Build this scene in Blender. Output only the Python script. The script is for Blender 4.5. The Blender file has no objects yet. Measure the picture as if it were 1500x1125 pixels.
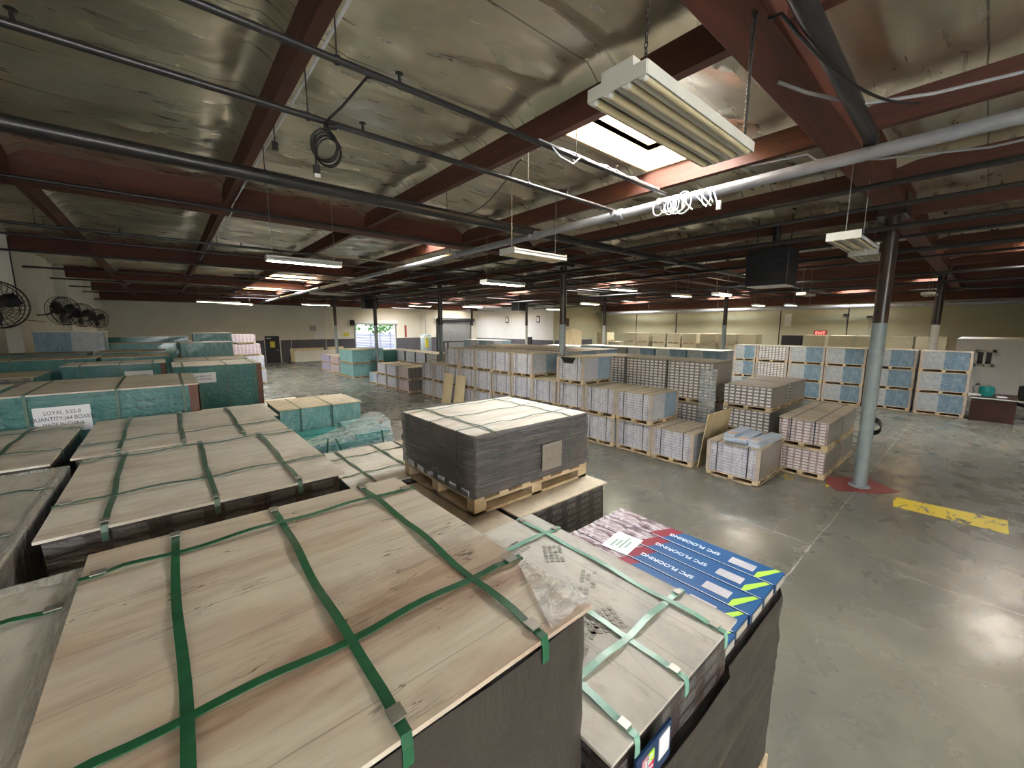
import bpy, math, random
from mathutils import Vector, Matrix, Euler, noise
random.seed(7)
C = bpy.context.scene.collection
PI = math.pi
# ------------------------------------------------------------------ materials
def srgb(r, g, b):
    f = lambda c: (c/255/12.92) if c/255 <= .04045 else ((c/255+.055)/1.055)**2.4
    return (f(r), f(g), f(b), 1)
class NT:
    def __init__(s, name):
        m = bpy.data.materials.new(name); m.use_nodes = True
        s.m = m; s.t = m.node_tree; s.t.nodes.clear()
        s.out = s.n('ShaderNodeOutputMaterial')
        s.bs = s.n('ShaderNodeBsdfPrincipled'); s.l(s.bs.outputs[0], s.out.inputs[0])
    def n(s, typ, **k):
        nd = s.t.nodes.new(typ)
        for a, v in k.items(): setattr(nd, a, v)
        return nd
    def l(s, a, b): s.t.links.new(a, b)
    def val(s, inp, v):
        if isinstance(v, bpy.types.NodeSocket): s.l(v, inp)
        else: inp.default_value = v
    def math(s, op, a, b=0.0, c=0.0):
        nd = s.n('ShaderNodeMath', operation=op)
        s.val(nd.inputs[0], a); s.val(nd.inputs[1], b); s.val(nd.inputs[2], c)
        return nd.outputs[0]
    def mix(s, f, a, b):
        nd = s.n('ShaderNodeMix', data_type='RGBA')
        s.val(nd.inputs[0], f); s.val(nd.inputs[6], a); s.val(nd.inputs[7], b)
        return nd.outputs[2]
    def obj(s):
        return s.n('ShaderNodeTexCoord').outputs['Object']
    def mapping(s, v, sc=(1,1,1), rot=(0,0,0), loc=(0,0,0)):
        nd = s.n('ShaderNodeMapping'); s.l(v, nd.inputs[0])
        nd.inputs['Scale'].default_value = sc; nd.inputs['Rotation'].default_value = rot; nd.inputs['Location'].default_value = loc
        return nd.outputs[0]
    def noise(s, v, scale, detail=4, rough=.6, dist=0.0):
        nd = s.n('ShaderNodeTexNoise'); s.l(v, nd.inputs['Vector'])
        nd.inputs['Scale'].default_value = scale; nd.inputs['Detail'].default_value = detail
        nd.inputs['Roughness'].default_value = rough; nd.inputs['Distortion'].default_value = dist
        return nd.outputs[0]
    def ramp(s, v, stops):
        nd = s.n('ShaderNodeValToRGB'); s.l(v, nd.inputs[0])
        e = nd.color_ramp.elements
        while len(e) < len(stops): e.new(.5)
        for i, (p, c) in enumerate(stops): e[i].position = p; e[i].color = c if len(c) == 4 else (*c, 1)
        return nd.outputs[0]
    def fr(s, v, lo, hi):  # map range clamp to 0..1
        nd = s.n('ShaderNodeMapRange'); s.val(nd.inputs[0], v)
        nd.inputs[1].default_value = lo; nd.inputs[2].default_value = hi
        return nd.outputs[0]
    def bump(s, h, st=.3, d=.01):
        nd = s.n('ShaderNodeBump'); s.l(h, nd.inputs['Height'])
        nd.inputs['Strength'].default_value = st; nd.inputs['Distance'].default_value = d
        s.l(nd.outputs[0], s.bs.inputs['Normal'])
    def setp(s, **k):
        for a, v in k.items(): s.val(s.bs.inputs[a.replace('_', ' ')], v)
        return s
G1 = lambda v: (v, v, v, 1)
def plain(name, col, rough=.6, metal=0, var=.15, scale=6, bump=0):
    N = NT(name); o = N.obj(); n = N.noise(o, scale, 5)
    f = N.fr(n, .3, .7)
    a = tuple(c*(1-var) for c in col[:3])+(1,); b = tuple(min(1, c*(1+var)) for c in col[:3])+(1,)
    N.setp(Base_Color=N.mix(f, a, b), Roughness=rough, Metallic=metal)
    if bump: N.bump(n, bump)
    return N.m
def emis(name, col, st):
    N = NT(name); N.setp(Base_Color=(0.8,.8,.8,1), Emission_Color=col, Emission_Strength=st); return N.m
M = {}
# concrete floor, polished with cloudy stains and filled joints
N = NT('polished_concrete'); o = N.obj()
n1 = N.noise(o, .35, 6, .6, .4); n2 = N.noise(o, 1.6, 6, .6, .4); n3 = N.noise(N.mapping(o, (1, 1.9, 1), (0,0,.5)), .8, 5, .6, .6); n4 = N.noise(o, 22, 4, .7)
base = N.mix(N.fr(n1, .3, .7), srgb(88,87,80), srgb(118,115,104))
base = N.mix(N.math('MULTIPLY', N.fr(n3, .42, .72), .32), base, srgb(142,138,124))
base = N.mix(N.math('MULTIPLY', N.fr(n2, .45, .75), .34), base, srgb(66,65,60))
base = N.mix(N.math('MULTIPLY', N.fr(n4, .70, .80), .12), base, srgb(150,148,138))
sx = N.n('ShaderNodeSeparateXYZ'); N.l(o, sx.inputs[0])
wob = N.math('MULTIPLY', N.math('SUBTRACT', N.noise(o, .7, 3), .5), .12)
def linemask(coord, off, per, w):
    a = N.math('ABSOLUTE', N.math('SUBTRACT', N.math('FRACT', N.math('DIVIDE', N.math('SUBTRACT', N.math('ADD', coord, wob), off), per)), .5))
    return N.math('MULTIPLY', N.math('SUBTRACT', .5, a), per)  # distance from line
dx_ = linemask(sx.outputs[0], 6.55, 6.2, 0); dy_ = linemask(sx.outputs[1], 1.27, 7.63, 0)
dm = N.math('MINIMUM', dx_, dy_)
wn = N.fr(N.noise(o, 4, 5, .7), .38, .62)
core = N.math('MULTIPLY', N.math('LESS_THAN', dm, N.math('MULTIPLY', wn, .014)), .6)
dark = N.math('MULTIPLY', N.math('LESS_THAN', dm, .010), .5)
base = N.mix(dark, base, srgb(60,58,54)); base = N.mix(core, base, srgb(206,204,196))
rg = N.math('ADD', .19, N.math('MULTIPLY', N.fr(n2, .3, .75), .2))
N.setp(Base_Color=base, Roughness=rg); N.bs.inputs['Specular IOR Level'].default_value = .55
N.bump(n2, .05, .01); M['floor'] = N.m
# foil faced roof insulation
N = NT('foil_insulation'); o = N.obj()
w1 = N.noise(N.mapping(o, (.5, 2.2, 1)), 1.6, 5, .55, .8); w2 = N.noise(N.mapping(o, (.45, 2.6, 1)), 3.2, 2, .45, .3)
col = N.mix(N.fr(N.noise(o, .8, 5), .3, .7), srgb(182,174,154), srgb(214,207,188))
col = N.mix(N.math('MULTIPLY', N.fr(w2, .5, .9), .2), col, srgb(128,122,104))
sx = N.n('ShaderNodeSeparateXYZ'); N.l(o, sx.inputs[0])
seam = N.math('ABSOLUTE', N.math('SUBTRACT', N.math('FRACT', N.math('DIVIDE', N.math('ADD', sx.outputs[1], 0.35), 1.22)), .5))
col = N.mix(N.math('MULTIPLY', N.math('LESS_THAN', seam, .006), .7), col, srgb(60,55,45))
N.setp(Base_Color=col, Roughness=N.math('ADD', .2, N.math('MULTIPLY', w2, .2)), Metallic=.75)
N.bump(N.math('ADD', N.math('MULTIPLY', w1, .8), N.math('MULTIPLY', w2, .25)), .4, .05); M['foil'] = N.m
# timber
def wood(name, a, b, c, grain=(1, 14, 14), rough=.7, sc=1.5, knots=.3):
    N = NT(name); o = N.obj(); g = N.mapping(o, grain)
    n = N.noise(g, sc, 7, .65, .6); n2 = N.noise(g, sc*.35, 4, .6, 1.0)
    col = N.mix(N.fr(n2, .35, .65), a, b); col = N.mix(N.math('MULTIPLY', N.fr(n, .52, .75), .75), col, c)
    N.setp(Base_Color=col, Roughness=rough); N.bump(n, .15); return N.m
M['beam_y'] = wood('red_brown_purlin_timber', srgb(98,57,44), srgb(78,46,36), srgb(52,33,27), (12, 1, 12))
M['beam_x'] = wood('red_brown_glulam_timber', srgb(104,54,40), srgb(80,44,33), srgb(50,30,23), (1, 12, 12))
M['pallet'] = wood('pallet_softwood', srgb(204,184,152), srgb(178,156,124), srgb(128,106,80), (3, 3, 12))
M['ply'] = wood('pale_plywood', srgb(212,196,160), srgb(198,180,142), srgb(160,138,102), (6, 6, 1), sc=1.2)
M['darkwood'] = wood('dark_cherry_laminate', srgb(58,22,20), srgb(44,17,16), srgb(28,11,11), (1, 8, 8), .35)
def topwood(name, pale, tan, dark, grain, plank_axis, amt=.75):
    N = NT(name); o = N.obj(); g = N.mapping(o, grain)
    sx = N.n('ShaderNodeSeparateXYZ'); N.l(o, sx.inputs[0])
    big = N.noise(g, .9, 5, .6, 1.2); fine = N.noise(g, 4.2, 8, .72, .5); streak = N.noise(g, 1.9, 6, .55, 1.6)
    col = N.mix(N.fr(big, .42, .62), pale, tan)
    col = N.mix(N.math('MULTIPLY', N.fr(streak, .56, .70), amt), col, dark)
    col = N.mix(N.math('MULTIPLY', N.fr(fine, .57, .66), amt*.75), col, tuple(c*.55 for c in dark[:3])+(1,))
    dirt = N.noise(o, 3.0, 6, .7); col = N.mix(N.math('MULTIPLY', N.fr(dirt, .52, .75), .45), col, srgb(122,112,100))
    ax = sx.outputs[plank_axis]
    pl = N.math('ABSOLUTE', N.math('SUBTRACT', N.math('FRACT', N.math('DIVIDE', N.math('ADD', ax, .04), .19)), .5))
    col = N.mix(N.math('MULTIPLY', N.math('LESS_THAN', pl, .007), .55), col, srgb(92,76,60))
    N.setp(Base_Color=col, Roughness=.55); N.bump(fine, .2); return N.m
N = NT('streaked_veneer_sheet'); o = N.obj(); g = N.mapping(o, (1.0, 5.5, 3)); g2 = N.mapping(o, (.8, 3.2, 3), (0, 0, .05))
sx = N.n('ShaderNodeSeparateXYZ'); N.l(o, sx.inputs[0])
zone = N.fr(N.noise(g2, .9, 3, .5, .8), .40, .62); band = N.fr(N.noise(g, 1.5, 5, .6, 1.0), .42, .66); fine = N.noise(N.mapping(o, (1.2, 16, 3)), 3.4, 7, .7, .6)
col = N.mix(N.math('MULTIPLY', zone, .8), srgb(206,201,186), srgb(178,152,130))
col = N.mix(N.math('MULTIPLY', band, N.math('ADD', .18, N.math('MULTIPLY', zone, .6))), col, srgb(128,88,70))
col = N.mix(N.math('MULTIPLY', N.fr(fine, .55, .7), N.math('ADD', .25, N.math('MULTIPLY', zone, .35))), col, srgb(112,80,64))
pl = N.math('ABSOLUTE', N.math('SUBTRACT', N.math('FRACT', N.math('DIVIDE', N.math('ADD', sx.outputs[1], .04), .19)), .5))
col = N.mix(N.math('MULTIPLY', N.math('LESS_THAN', pl, .008), .45), col, srgb(110,88,72))
pt = N.n('ShaderNodeTexWhiteNoise', noise_dimensions='1D'); N.l(N.math('FLOOR', N.math('ADD', N.math('DIVIDE', N.math('ADD', sx.outputs[1], .04), .19), .5)), pt.inputs['W'])
col = N.mix(N.math('MULTIPLY', pt.outputs[0], .4), col, srgb(214,210,198))
crack = N.math('LESS_THAN', N.math('ABSOLUTE', N.math('SUBTRACT', N.noise(N.mapping(o, (.8, 7, 3)), 1.3, 3, .5, 1.4), .5)), .0035)
col = N.mix(N.math('MULTIPLY', N.math('MULTIPLY', crack, N.fr(N.noise(o, 3.3, 3), .5, .56)), .8), col, srgb(58,40,32))
dirt = N.noise(o, 3.2, 6, .7); col = N.mix(N.math('MULTIPLY', N.fr(dirt, .54, .75), .5), col, srgb(126,118,106))
N.setp(Base_Color=col, Roughness=.5); N.bump(fine, .2); M['top_a'] = N.m
M['top_b'] = topwood('pale_veneer_sheet', srgb(210,206,196), srgb(192,182,168), srgb(150,130,114), (1.2, 6, 4), 1, .4)
M['top_g'] = topwood('grey_print_sheet', srgb(190,188,180), srgb(170,167,159), srgb(150,146,136), (4, 1.5, 4), 0, .45)
M['top_k'] = topwood('dusty_kraft_sheet', srgb(186,174,152), srgb(168,154,132), srgb(124,110,92), (2, 2, 2), 0, .35)
M['top_d'] = topwood('brown_dusty_sheet', srgb(142,130,114), srgb(126,114,98), srgb(96,84,72), (2, 2, 2), 0, .4)
M['top_w'] = plain('white_plastic_sheet', srgb(222,218,206), .35, 0, .1, 5)
# carton faces
def carton(name, ax, colA, colB=None, split=0.0, cell=(.19,.055), lab=None, line=srgb(90,84,80), linew=.08, film=.25, filmc=srgb(226,226,232), rough=.4, coat=.3, joint=.35):
    N = NT(name); o = N.obj(); sx = N.n('ShaderNodeSeparateXYZ'); N.l(o, sx.inputs[0])
    u = sx.outputs[ax]; v = sx.outputs[2]
    fu = N.math('FRACT', N.math('DIVIDE', N.math('ADD', u, 20*cell[0]), cell[0])); fv = N.math('FRACT', N.math('DIVIDE', v, cell[1]))
    jit = N.noise(o, 9, 3)
    col = colA
    if colB is not None: col = N.mix(N.math('GREATER_THAN', u, split), colA, colB)
    col = N.mix(N.math('MULTIPLY', N.fr(jit, .35, .7), .35), col, tuple(c*.6 for c in colA[:3])+(1,))
    if lab:
        (u0, u1, v0, v1, lc) = lab
        m = N.math('MULTIPLY', N.math('MULTIPLY', N.math('GREATER_THAN', fu, u0), N.math('LESS_THAN', fu, u1)), N.math('MULTIPLY', N.math('GREATER_THAN', fv, v0), N.math('LESS_THAN', fv, v1)))
        col = N.mix(m, col, lc)
    ln = N.math('MAXIMUM', N.math('LESS_THAN', fu, linew*cell[1]/cell[0]), N.math('LESS_THAN', fv, linew*1.2))
    col = N.mix(N.math('MULTIPLY', ln, joint), col, line)
    f1 = N.noise(N.mapping(o, (3, 3, 1.3), (.3,.2,0)), 2.6, 5, .65, 1.4)
    col = N.mix(N.math('MULTIPLY', N.fr(f1, .35, .68), film), col, filmc)  # cloudy film tint, with wrap glare also painted into the colour
    N.setp(Base_Color=col, Roughness=rough, Coat_Weight=min(1, coat*2.2), Coat_Roughness=.14)
    N.bump(N.noise(N.mapping(o, (1.6, 1.6, 3), (.2,.3,0)), 4, 5, .55, 2.0), .75, .035)
    return N.m
W0 = srgb(196,196,208)
for ax, s in ((0,'x'), (1,'y')):
    M['white_'+s] = carton('white_wrapped_carton_'+s, ax, srgb(188,188,200), cell=(.19,.06), line=srgb(84,84,104), linew=.16, film=.5, filmc=srgb(236,236,242), joint=.75)
    M['grid_'+s] = carton('labelled_carton_ends_'+s, ax, srgb(128,120,114), cell=(.128,.075), lab=(.2,.88,.3,.85,srgb(232,228,226)), line=srgb(70,60,56), linew=.12, film=.22, joint=.6)
    M['gridr_'+s] = carton('red_corner_carton_ends_'+s, ax, srgb(150,120,118), cell=(.128,.06), lab=(.1,.8,.25,.85,srgb(214,210,210)), line=srgb(92,52,50), linew=.1, film=.35, joint=.6)
    M['wblue_'+s] = carton('white_and_blue_cartons_'+s, ax, srgb(186,192,202), srgb(120,158,186), .0, (.12,.05), None, srgb(110,120,140), .1, .25, joint=.35)
    M['blue_'+s] = carton('grey_and_teal_blue_cartons_'+s, ax, srgb(92,124,146), srgb(172,174,178), .02, (.16,.05), None, srgb(66,84,98), .1, .28, srgb(196,208,214))
    M['tealside_'+s] = carton('teal_cartons_'+s, ax, srgb(40,104,100), cell=(.4,.045), line=srgb(20,62,60), film=.14, filmc=srgb(130,180,176), joint=.45)
    M['tealwrap_'+s] = carton('film_wrapped_teal_cartons_'+s, ax, srgb(96,160,160), cell=(.4,.05), line=srgb(44,104,106), film=.6, filmc=srgb(172,204,208), joint=.35)
    M['purple_'+s] = carton('lilac_cartons_'+s, ax, srgb(146,136,176), cell=(.16,.05), lab=(.2,.6,.2,.8,srgb(190,186,210)), line=srgb(70,60,110), film=.35, joint=.5)
    M['pink_'+s] = carton('pinkish_cartons_'+s, ax, srgb(176,148,148), cell=(.16,.06), lab=(.2,.7,.2,.7,srgb(206,196,200)), line=srgb(110,70,74), film=.3, joint=.5)
    M['tan_'+s] = carton('tan_cartons_'+s, ax, srgb(176,166,136), cell=(.3,.1), line=srgb(112,102,80), film=.3, filmc=srgb(196,190,164), joint=.3)
    M['darkfilm_'+s] = carton('dark_film_wrapped_cartons_'+s, ax, srgb(96,88,84), cell=(.19,.06), lab=(.12,.75,.25,.85,srgb(124,118,114)), line=srgb(36,30,28), film=.3, filmc=srgb(118,112,106), joint=.8)
    M['darkcart_'+s] = carton('dark_printed_cartons_'+s, ax, srgb(58,44,42), cell=(.19,.06), lab=(.12,.7,.2,.85,srgb(84,82,82)), line=srgb(20,16,15), film=.05, filmc=srgb(150,150,150), joint=.8)
    M['greyfilm_'+s] = carton('dusty_grey_film_'+s, ax, srgb(142,134,124), cell=(.19,.06), line=srgb(96,88,80), film=.5, filmc=srgb(160,154,146), joint=.25)
def film(name, col, alpha_lo, alpha_hi, rough=.18, fold=(1,1,9), sc=3, st=.7):
    N = NT(name); o = N.obj(); n = N.noise(N.mapping(o, fold), sc, 6, .6, 1.0)
    N.setp(Base_Color=col, Roughness=rough, Alpha=N.math('ADD', alpha_lo, N.math('MULTIPLY', N.fr(n, .35, .7), alpha_hi-alpha_lo)))
    N.bump(n, st, .03); return N.m
M['film_clear'] = film('clear_stretch_film', srgb(214,220,222), .12, .55)
M['film_dark'] = film('grey_stretch_film', srgb(124,120,120), .5, .92, .2, (1.0, 1.0, 26), 2.2, 1.2)
M['film_dust'] = film('dusty_stretch_film', srgb(130,124,114), .5, .85, .4, (3, 3, 3), 3, .4)
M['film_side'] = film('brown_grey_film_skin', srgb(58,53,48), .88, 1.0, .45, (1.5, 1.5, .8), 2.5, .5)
M['strap'] = plain('green_polyester_strap', srgb(30,88,58), .4, 0, .2, 20)
M['strap_l'] = plain('mint_polyester_strap', srgb(120,168,150), .35, 0, .1, 20)
M['strap_g'] = plain('dull_green_strap', srgb(66,96,78), .45, 0, .15, 20)
M['strap_k'] = plain('dark_strap', srgb(72,72,78), .5, 0, .1, 20)
M['clip'] = plain('galvanised_clip', srgb(150,148,140), .4, .6)
M['board_edge'] = plain('kraft_edge_protector', srgb(178,165,154), .6)
M['paper'] = plain('white_paper_sheet', srgb(214,216,222), .6, 0, .04)
M['ink'] = plain('printed_ink', srgb(52,52,58), .6, 0, .05)
M['wall'] = plain('painted_off_white_wall', srgb(216,212,198), .75, 0, .06, 1.2, .1)
M['wall_far'] = plain('far_painted_wall', srgb(206,202,190), .75, 0, .06, .8)
M['wall_yel'] = plain('right_painted_wall', srgb(168,166,140), .75, 0, .07, .6)
M['wall_wht'] = plain('white_painted_wall', srgb(206,206,206), .75, 0, .04, .8)
M['dado'] = plain('dark_grey_dado_paint', srgb(78,76,84), .6, 0, .12, 1.5)
M['pipe_dark'] = plain('black_steel_pipe', srgb(58,56,56), .35, .5, .2, 8)
M['pipe_grey'] = plain('grey_painted_pipe', srgb(156,158,164), .32, .35, .12, 6)
M['col_low'] = plain('pale_blue_grey_column_paint', srgb(138,150,154), .42, 0, .12, 5, .1)
M['col_lowc'] = plain('white_column_paint', srgb(206,208,206), .45, 0, .06, 5)
M['col_up'] = plain('dark_brown_column_paint', srgb(56,44,40), .3, 0, .2, 5)
M['black'] = plain('black_rubber', srgb(26,24,24), .45, 0, .2)
M['blackmetal'] = plain('black_sheet_metal', srgb(38,38,42), .5, .2, .2)
M['whitemetal'] = plain('white_enamelled_metal', srgb(206,206,198), .35, 0, .08)
M['cream'] = plain('cream_tube_glass', srgb(206,192,158), .25, 0, .08)
M['whitecable'] = plain('white_cable', srgb(214,216,222), .4)
M['teal_plain'] = plain('teal_plastic', srgb(30,128,122), .4)
M['steel'] = plain('galvanised_steel', srgb(150,150,150), .4, .7)
M['red'] = plain('red_paint', srgb(150,62,62), .5)
M['yellow'] = plain('yellow_sign_paint', srgb(196,186,62), .5, 0, .08)
M['tube_on'] = emis('lit_fluorescent_tube', (1.0, .98, .70, 1), 22)
M['sky_pane'] = emis('daylit_acrylic_pane', (.87, .94, 1.0, 1), 30)
M['fill_pane'] = emis('added_fill_light_pane', (.92, .96, 1.0, 1), 14)  # glow for the added window behind the camera
M['exit'] = emis('lit_red_exit_sign', (1, .12, .08, 1), 2.0)
N = NT('black_glass'); N.setp(Base_Color=srgb(16,14,24), Roughness=.08); M['glass_dark'] = N.m
M['leaf'] = plain('green_foliage', srgb(84,130,56), .7, 0, .4, 3)
M['asphalt'] = plain('pale_yard_concrete', srgb(190,190,190), .8)
M['yard'] = plain('grey_slat_fence_paint', srgb(130,132,150), .6)
M['welllin'] = plain('bare_wood_well_lining', srgb(224,192,140), .6, 0, .1, 4)
def flaky(name, col, thr):
    N = NT(name); o = N.obj(); n = N.noise(N.mapping(o, (1.0, 2.2, 1)), 3.2, 9, .72, .5)
    N.setp(Base_Color=col, Roughness=.5, Alpha=N.math('GREATER_THAN', n, thr)); return N.m
M['paint_y'] = flaky('worn_yellow_floor_paint', srgb(222,196,40), .44)
M['paint_y2'] = flaky('very_worn_yellow_floor_paint', srgb(216,190,50), .56)
N = NT('worn_red_floor_paint'); o = N.obj(); n = N.noise(o, 6, 8, .7)
N.setp(Base_Color=N.mix(N.fr(n, .35, .7), srgb(140,48,52), srgb(112,60,58)), Roughness=.4); M['paint_r'] = N.m
# printed top of the blue flooring cartons (length runs along local Y, near end negative)
N = NT('printed_blue_carton_top'); o = N.obj(); sx = N.n('ShaderNodeSeparateXYZ'); N.l(o, sx.inputs[0])
y = N.math('ADD', sx.outputs[1], N.math('MULTIPLY', sx.outputs[0], .45))
pic = N.ramp(N.noise(N.mapping(o, (5, 2.6, 1), (0,0,.3)), 2.4, 5, .55, .5), [(.36, srgb(78,62,70)), (.45, srgb(142,120,128)), (.54, srgb(212,206,212)), (.63, srgb(150,128,136))])
pic = N.mix(N.math('LESS_THAN', N.math('ABSOLUTE', N.math('SUBTRACT', N.math('FRACT', N.math('MULTIPLY', sx.outputs[0], 14)), .5)), .04), pic, srgb(60,44,50))
bl = N.mix(N.math('GREATER_THAN', y, .09), srgb(40,92,146), srgb(142,50,66))
bl = N.mix(N.math('GREATER_THAN', y, .19), bl, pic)
N.setp(Base_Color=bl, Roughness=.3, Coat_Weight=.3); M['blue_top'] = N.m
M['blue_side'] = plain('blue_carton_board', srgb(22,50,88), .4, 0, .1)
M['green_tri'] = plain('lime_green_print', srgb(170,216,76), .4, 0, .06)
M['white_print'] = plain('white_print', srgb(226,234,240), .4, 0, .03)
M['pinkp'] = plain('magenta_print', srgb(192,28,78), .4, 0, .05)
M['salmon'] = plain('salmon_print', srgb(196,140,150), .4, 0, .05)
M['navy'] = plain('navy_print', srgb(24,22,56), .4, 0, .05)
M['lab_grey'] = plain('grey_blank_label', srgb(182,180,188), .5, 0, .05)
M['grime'] = plain('grey_boot_dirt', srgb(158,156,148), .8, 0, .12)

# ------------------------------------------------------------------ mesh builder
class MB:
    def __init__(s): s.v = []; s.f = []; s.mi = []
    def quad(s, pts, mi=0):
        b = len(s.v); s.v += [tuple(p) for p in pts]; s.f.append(tuple(range(b, b+len(pts)))); s.mi.append(mi)
    def box(s, x0, y0, z0, x1, y1, z1, mi=0, m=None, mats=None):
        b = len(s.v); P = [(x0,y0,z0),(x1,y0,z0),(x1,y1,z0),(x0,y1,z0),(x0,y0,z1),(x1,y0,z1),(x1,y1,z1),(x0,y1,z1)]
        if m is not None: P = [tuple(m @ Vector(p)) for p in P]
        s.v += P
        # bottom, top, -Y, +X, +Y, -X
        F = [(0,3,2,1),(4,5,6,7),(0,1,5,4),(1,2,6,5),(2,3,7,6),(3,0,4,7)]
        s.f += [tuple(b+i for i in f) for f in F]
        s.mi += list(mats) if mats else [mi]*6
        return s
    def tube(s, pts, r, n=8, mi=0, cap=True, closed=False):
        pts = [Vector(p) for p in pts]; b = len(s.v); N_ = len(pts)
        t = (pts[1]-pts[0]).normalized(); up = Vector((0,0,1)) if abs(t.z) < .9 else Vector((1,0,0))
        nn = t.cross(up).normalized()
        for i, p in enumerate(pts):
            if closed: t2 = (pts[(i+1) % N_]-pts[i-1]).normalized()
            else: t2 = (pts[min(i+1, N_-1)]-pts[max(i-1, 0)]).normalized()
            nn = (nn - t2*nn.dot(t2)).normalized(); bb = t2.cross(nn)
            rr = r[i] if isinstance(r, (list, tuple)) else r
            for k in range(n):
                a = 2*PI*k/n; s.v.append(tuple(p + nn*math.cos(a)*rr + bb*math.sin(a)*rr))
        segs = N_ if closed else N_-1
        for i in range(segs):
            j = (i+1) % N_
            for k in range(n):
                s.f.append((b+i*n+k, b+i*n+(k+1) % n, b+j*n+(k+1) % n, b+j*n+k)); s.mi.append(mi)
        if cap and not closed:
            s.f.append(tuple(b+k for k in range(n))); s.mi.append(mi)
            s.f.append(tuple(b+(N_-1)*n+k for k in reversed(range(n)))); s.mi.append(mi)
        return s
    def lathe(s, prof, c=(0,0,0), n=16, mi=0, m=None):
        b = len(s.v)
        for (r, z) in prof:
            for k in range(n):
                a = 2*PI*k/n; p = Vector((c[0]+r*math.cos(a), c[1]+r*math.sin(a), c[2]+z))
                s.v.append(tuple(m @ p if m is not None else p))
        for i in range(len(prof)-1):
            for k in range(n):
                s.f.append((b+i*n+k, b+i*n+(k+1) % n, b+(i+1)*n+(k+1) % n, b+(i+1)*n+k)); s.mi.append(mi)
        return s
    def mesh(s, name, mats):
        me = bpy.data.meshes.new(name); me.from_pydata(s.v, [], s.f)
        for m in mats: me.materials.append(m)
        me.polygons.foreach_set('material_index', s.mi); me.update(); return me
    def build(s, name, mats, parent=None, loc=(0,0,0), rot=(0,0,0), smooth=False):
        if not isinstance(mats, (list, tuple)): mats = [mats]
        return put(name, s.mesh(name, mats), parent, loc, rot, smooth)
def put(name, me, parent=None, loc=(0,0,0), rot=(0,0,0), smooth=False):
    if smooth:
        me.polygons.foreach_set('use_smooth', [True]*len(me.polygons))
        try: me.set_sharp_from_angle(angle=math.radians(40))
        except Exception: pass
    o = bpy.data.objects.new(name, me); C.objects.link(o); o.parent = parent; o.location = loc; o.rotation_euler = rot
    return o
def bevel(o, w, seg=2):
    b = o.modifiers.new('bevel', 'BEVEL'); b.width = w; b.segments = seg; b.limit_method = 'ANGLE'; return o
def tag(o, label, cat, group=None, kind=None):
    o['label'] = label; o['category'] = cat
    if group: o['group'] = group
    if kind: o['kind'] = kind
    return o
def empty(name, loc=(0,0,0), rz=0.0):
    o = bpy.data.objects.new(name, None); C.objects.link(o); o.location = loc; o.rotation_euler = (0,0,rz); o.empty_display_size = .1; return o
def thing(name, label, cat, loc=(0,0,0), rz=0.0, group=None): return tag(empty(name, loc, rz), label, cat, group)
def struct(o): o['kind'] = 'structure'; return o
def text(body, size, mat, parent, loc, rot, name='lettering', align='CENTER', ext=.0006, bold=0.0, sx=1.0):
    cu = bpy.data.curves.new('t', 'FONT'); cu.body = body; cu.size = size; cu.align_x = align; cu.align_y = 'CENTER'; cu.extrude = ext; cu.offset = bold
    t = bpy.data.objects.new('t', cu); C.objects.link(t); bpy.context.view_layer.update()
    me = bpy.data.meshes.new_from_object(t.evaluated_get(bpy.context.evaluated_depsgraph_get()))
    bpy.data.objects.remove(t); me.materials.clear(); me.materials.append(mat)
    if sx != 1: me.transform(Matrix.Diagonal((sx, 1, 1, 1)))
    return put(name, me, parent, loc, rot)
ORD = ['nearest','second','third','fourth','fifth','sixth','seventh','eighth','ninth','tenth','eleventh','twelfth','thirteenth','fourteenth','fifteenth']
TIER = ['bottom','second','third']

# ------------------------------------------------------------------ setting
XL, XR, YB, YF, ZC = -3.1, 34.5, -7.0, 38.5, 5.45
struct(MB().box(XL-.2, YB-.2, -.2, XR+.2, YF+.2, 0).build('floor', M['floor']))
DOORX0, DOORX1, DOORZ = 13.55, 17.5, 3.13
# far wall with the open dock door
w = MB()
for x0, x1, z0, z1 in ((XL, DOORX0, 0, 5.6), (DOORX1, 27.5, 0, 5.6), (DOORX0, DOORX1, DOORZ, 5.6)): w.box(x0, YF, z0, x1, YF+.25, z1)
struct(w.build('wall_far', M['wall_far']))
struct(MB().box(XL-.25, YB, 0, XL, YF+.25, 5.6).build('wall_left', M['wall']))
struct(MB().box(XR, YB, 0, XR+.25, 26.3, 5.6).build('wall_right', M['wall_yel']))
struct(MB().box(27.5, 26.3, 0, 27.75, YF+.25, 5.6).build('wall_back_right', M['wall_wht']))
struct(MB().box(27.5, 26.1, 0, XR+.25, 26.3, 5.6).build('wall_corner', M['wall_yel']))
struct(MB().box(XL-.25, YB-.25, 0, XR+.25, YB, 5.6).build('wall_near', M['wall']))
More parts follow.
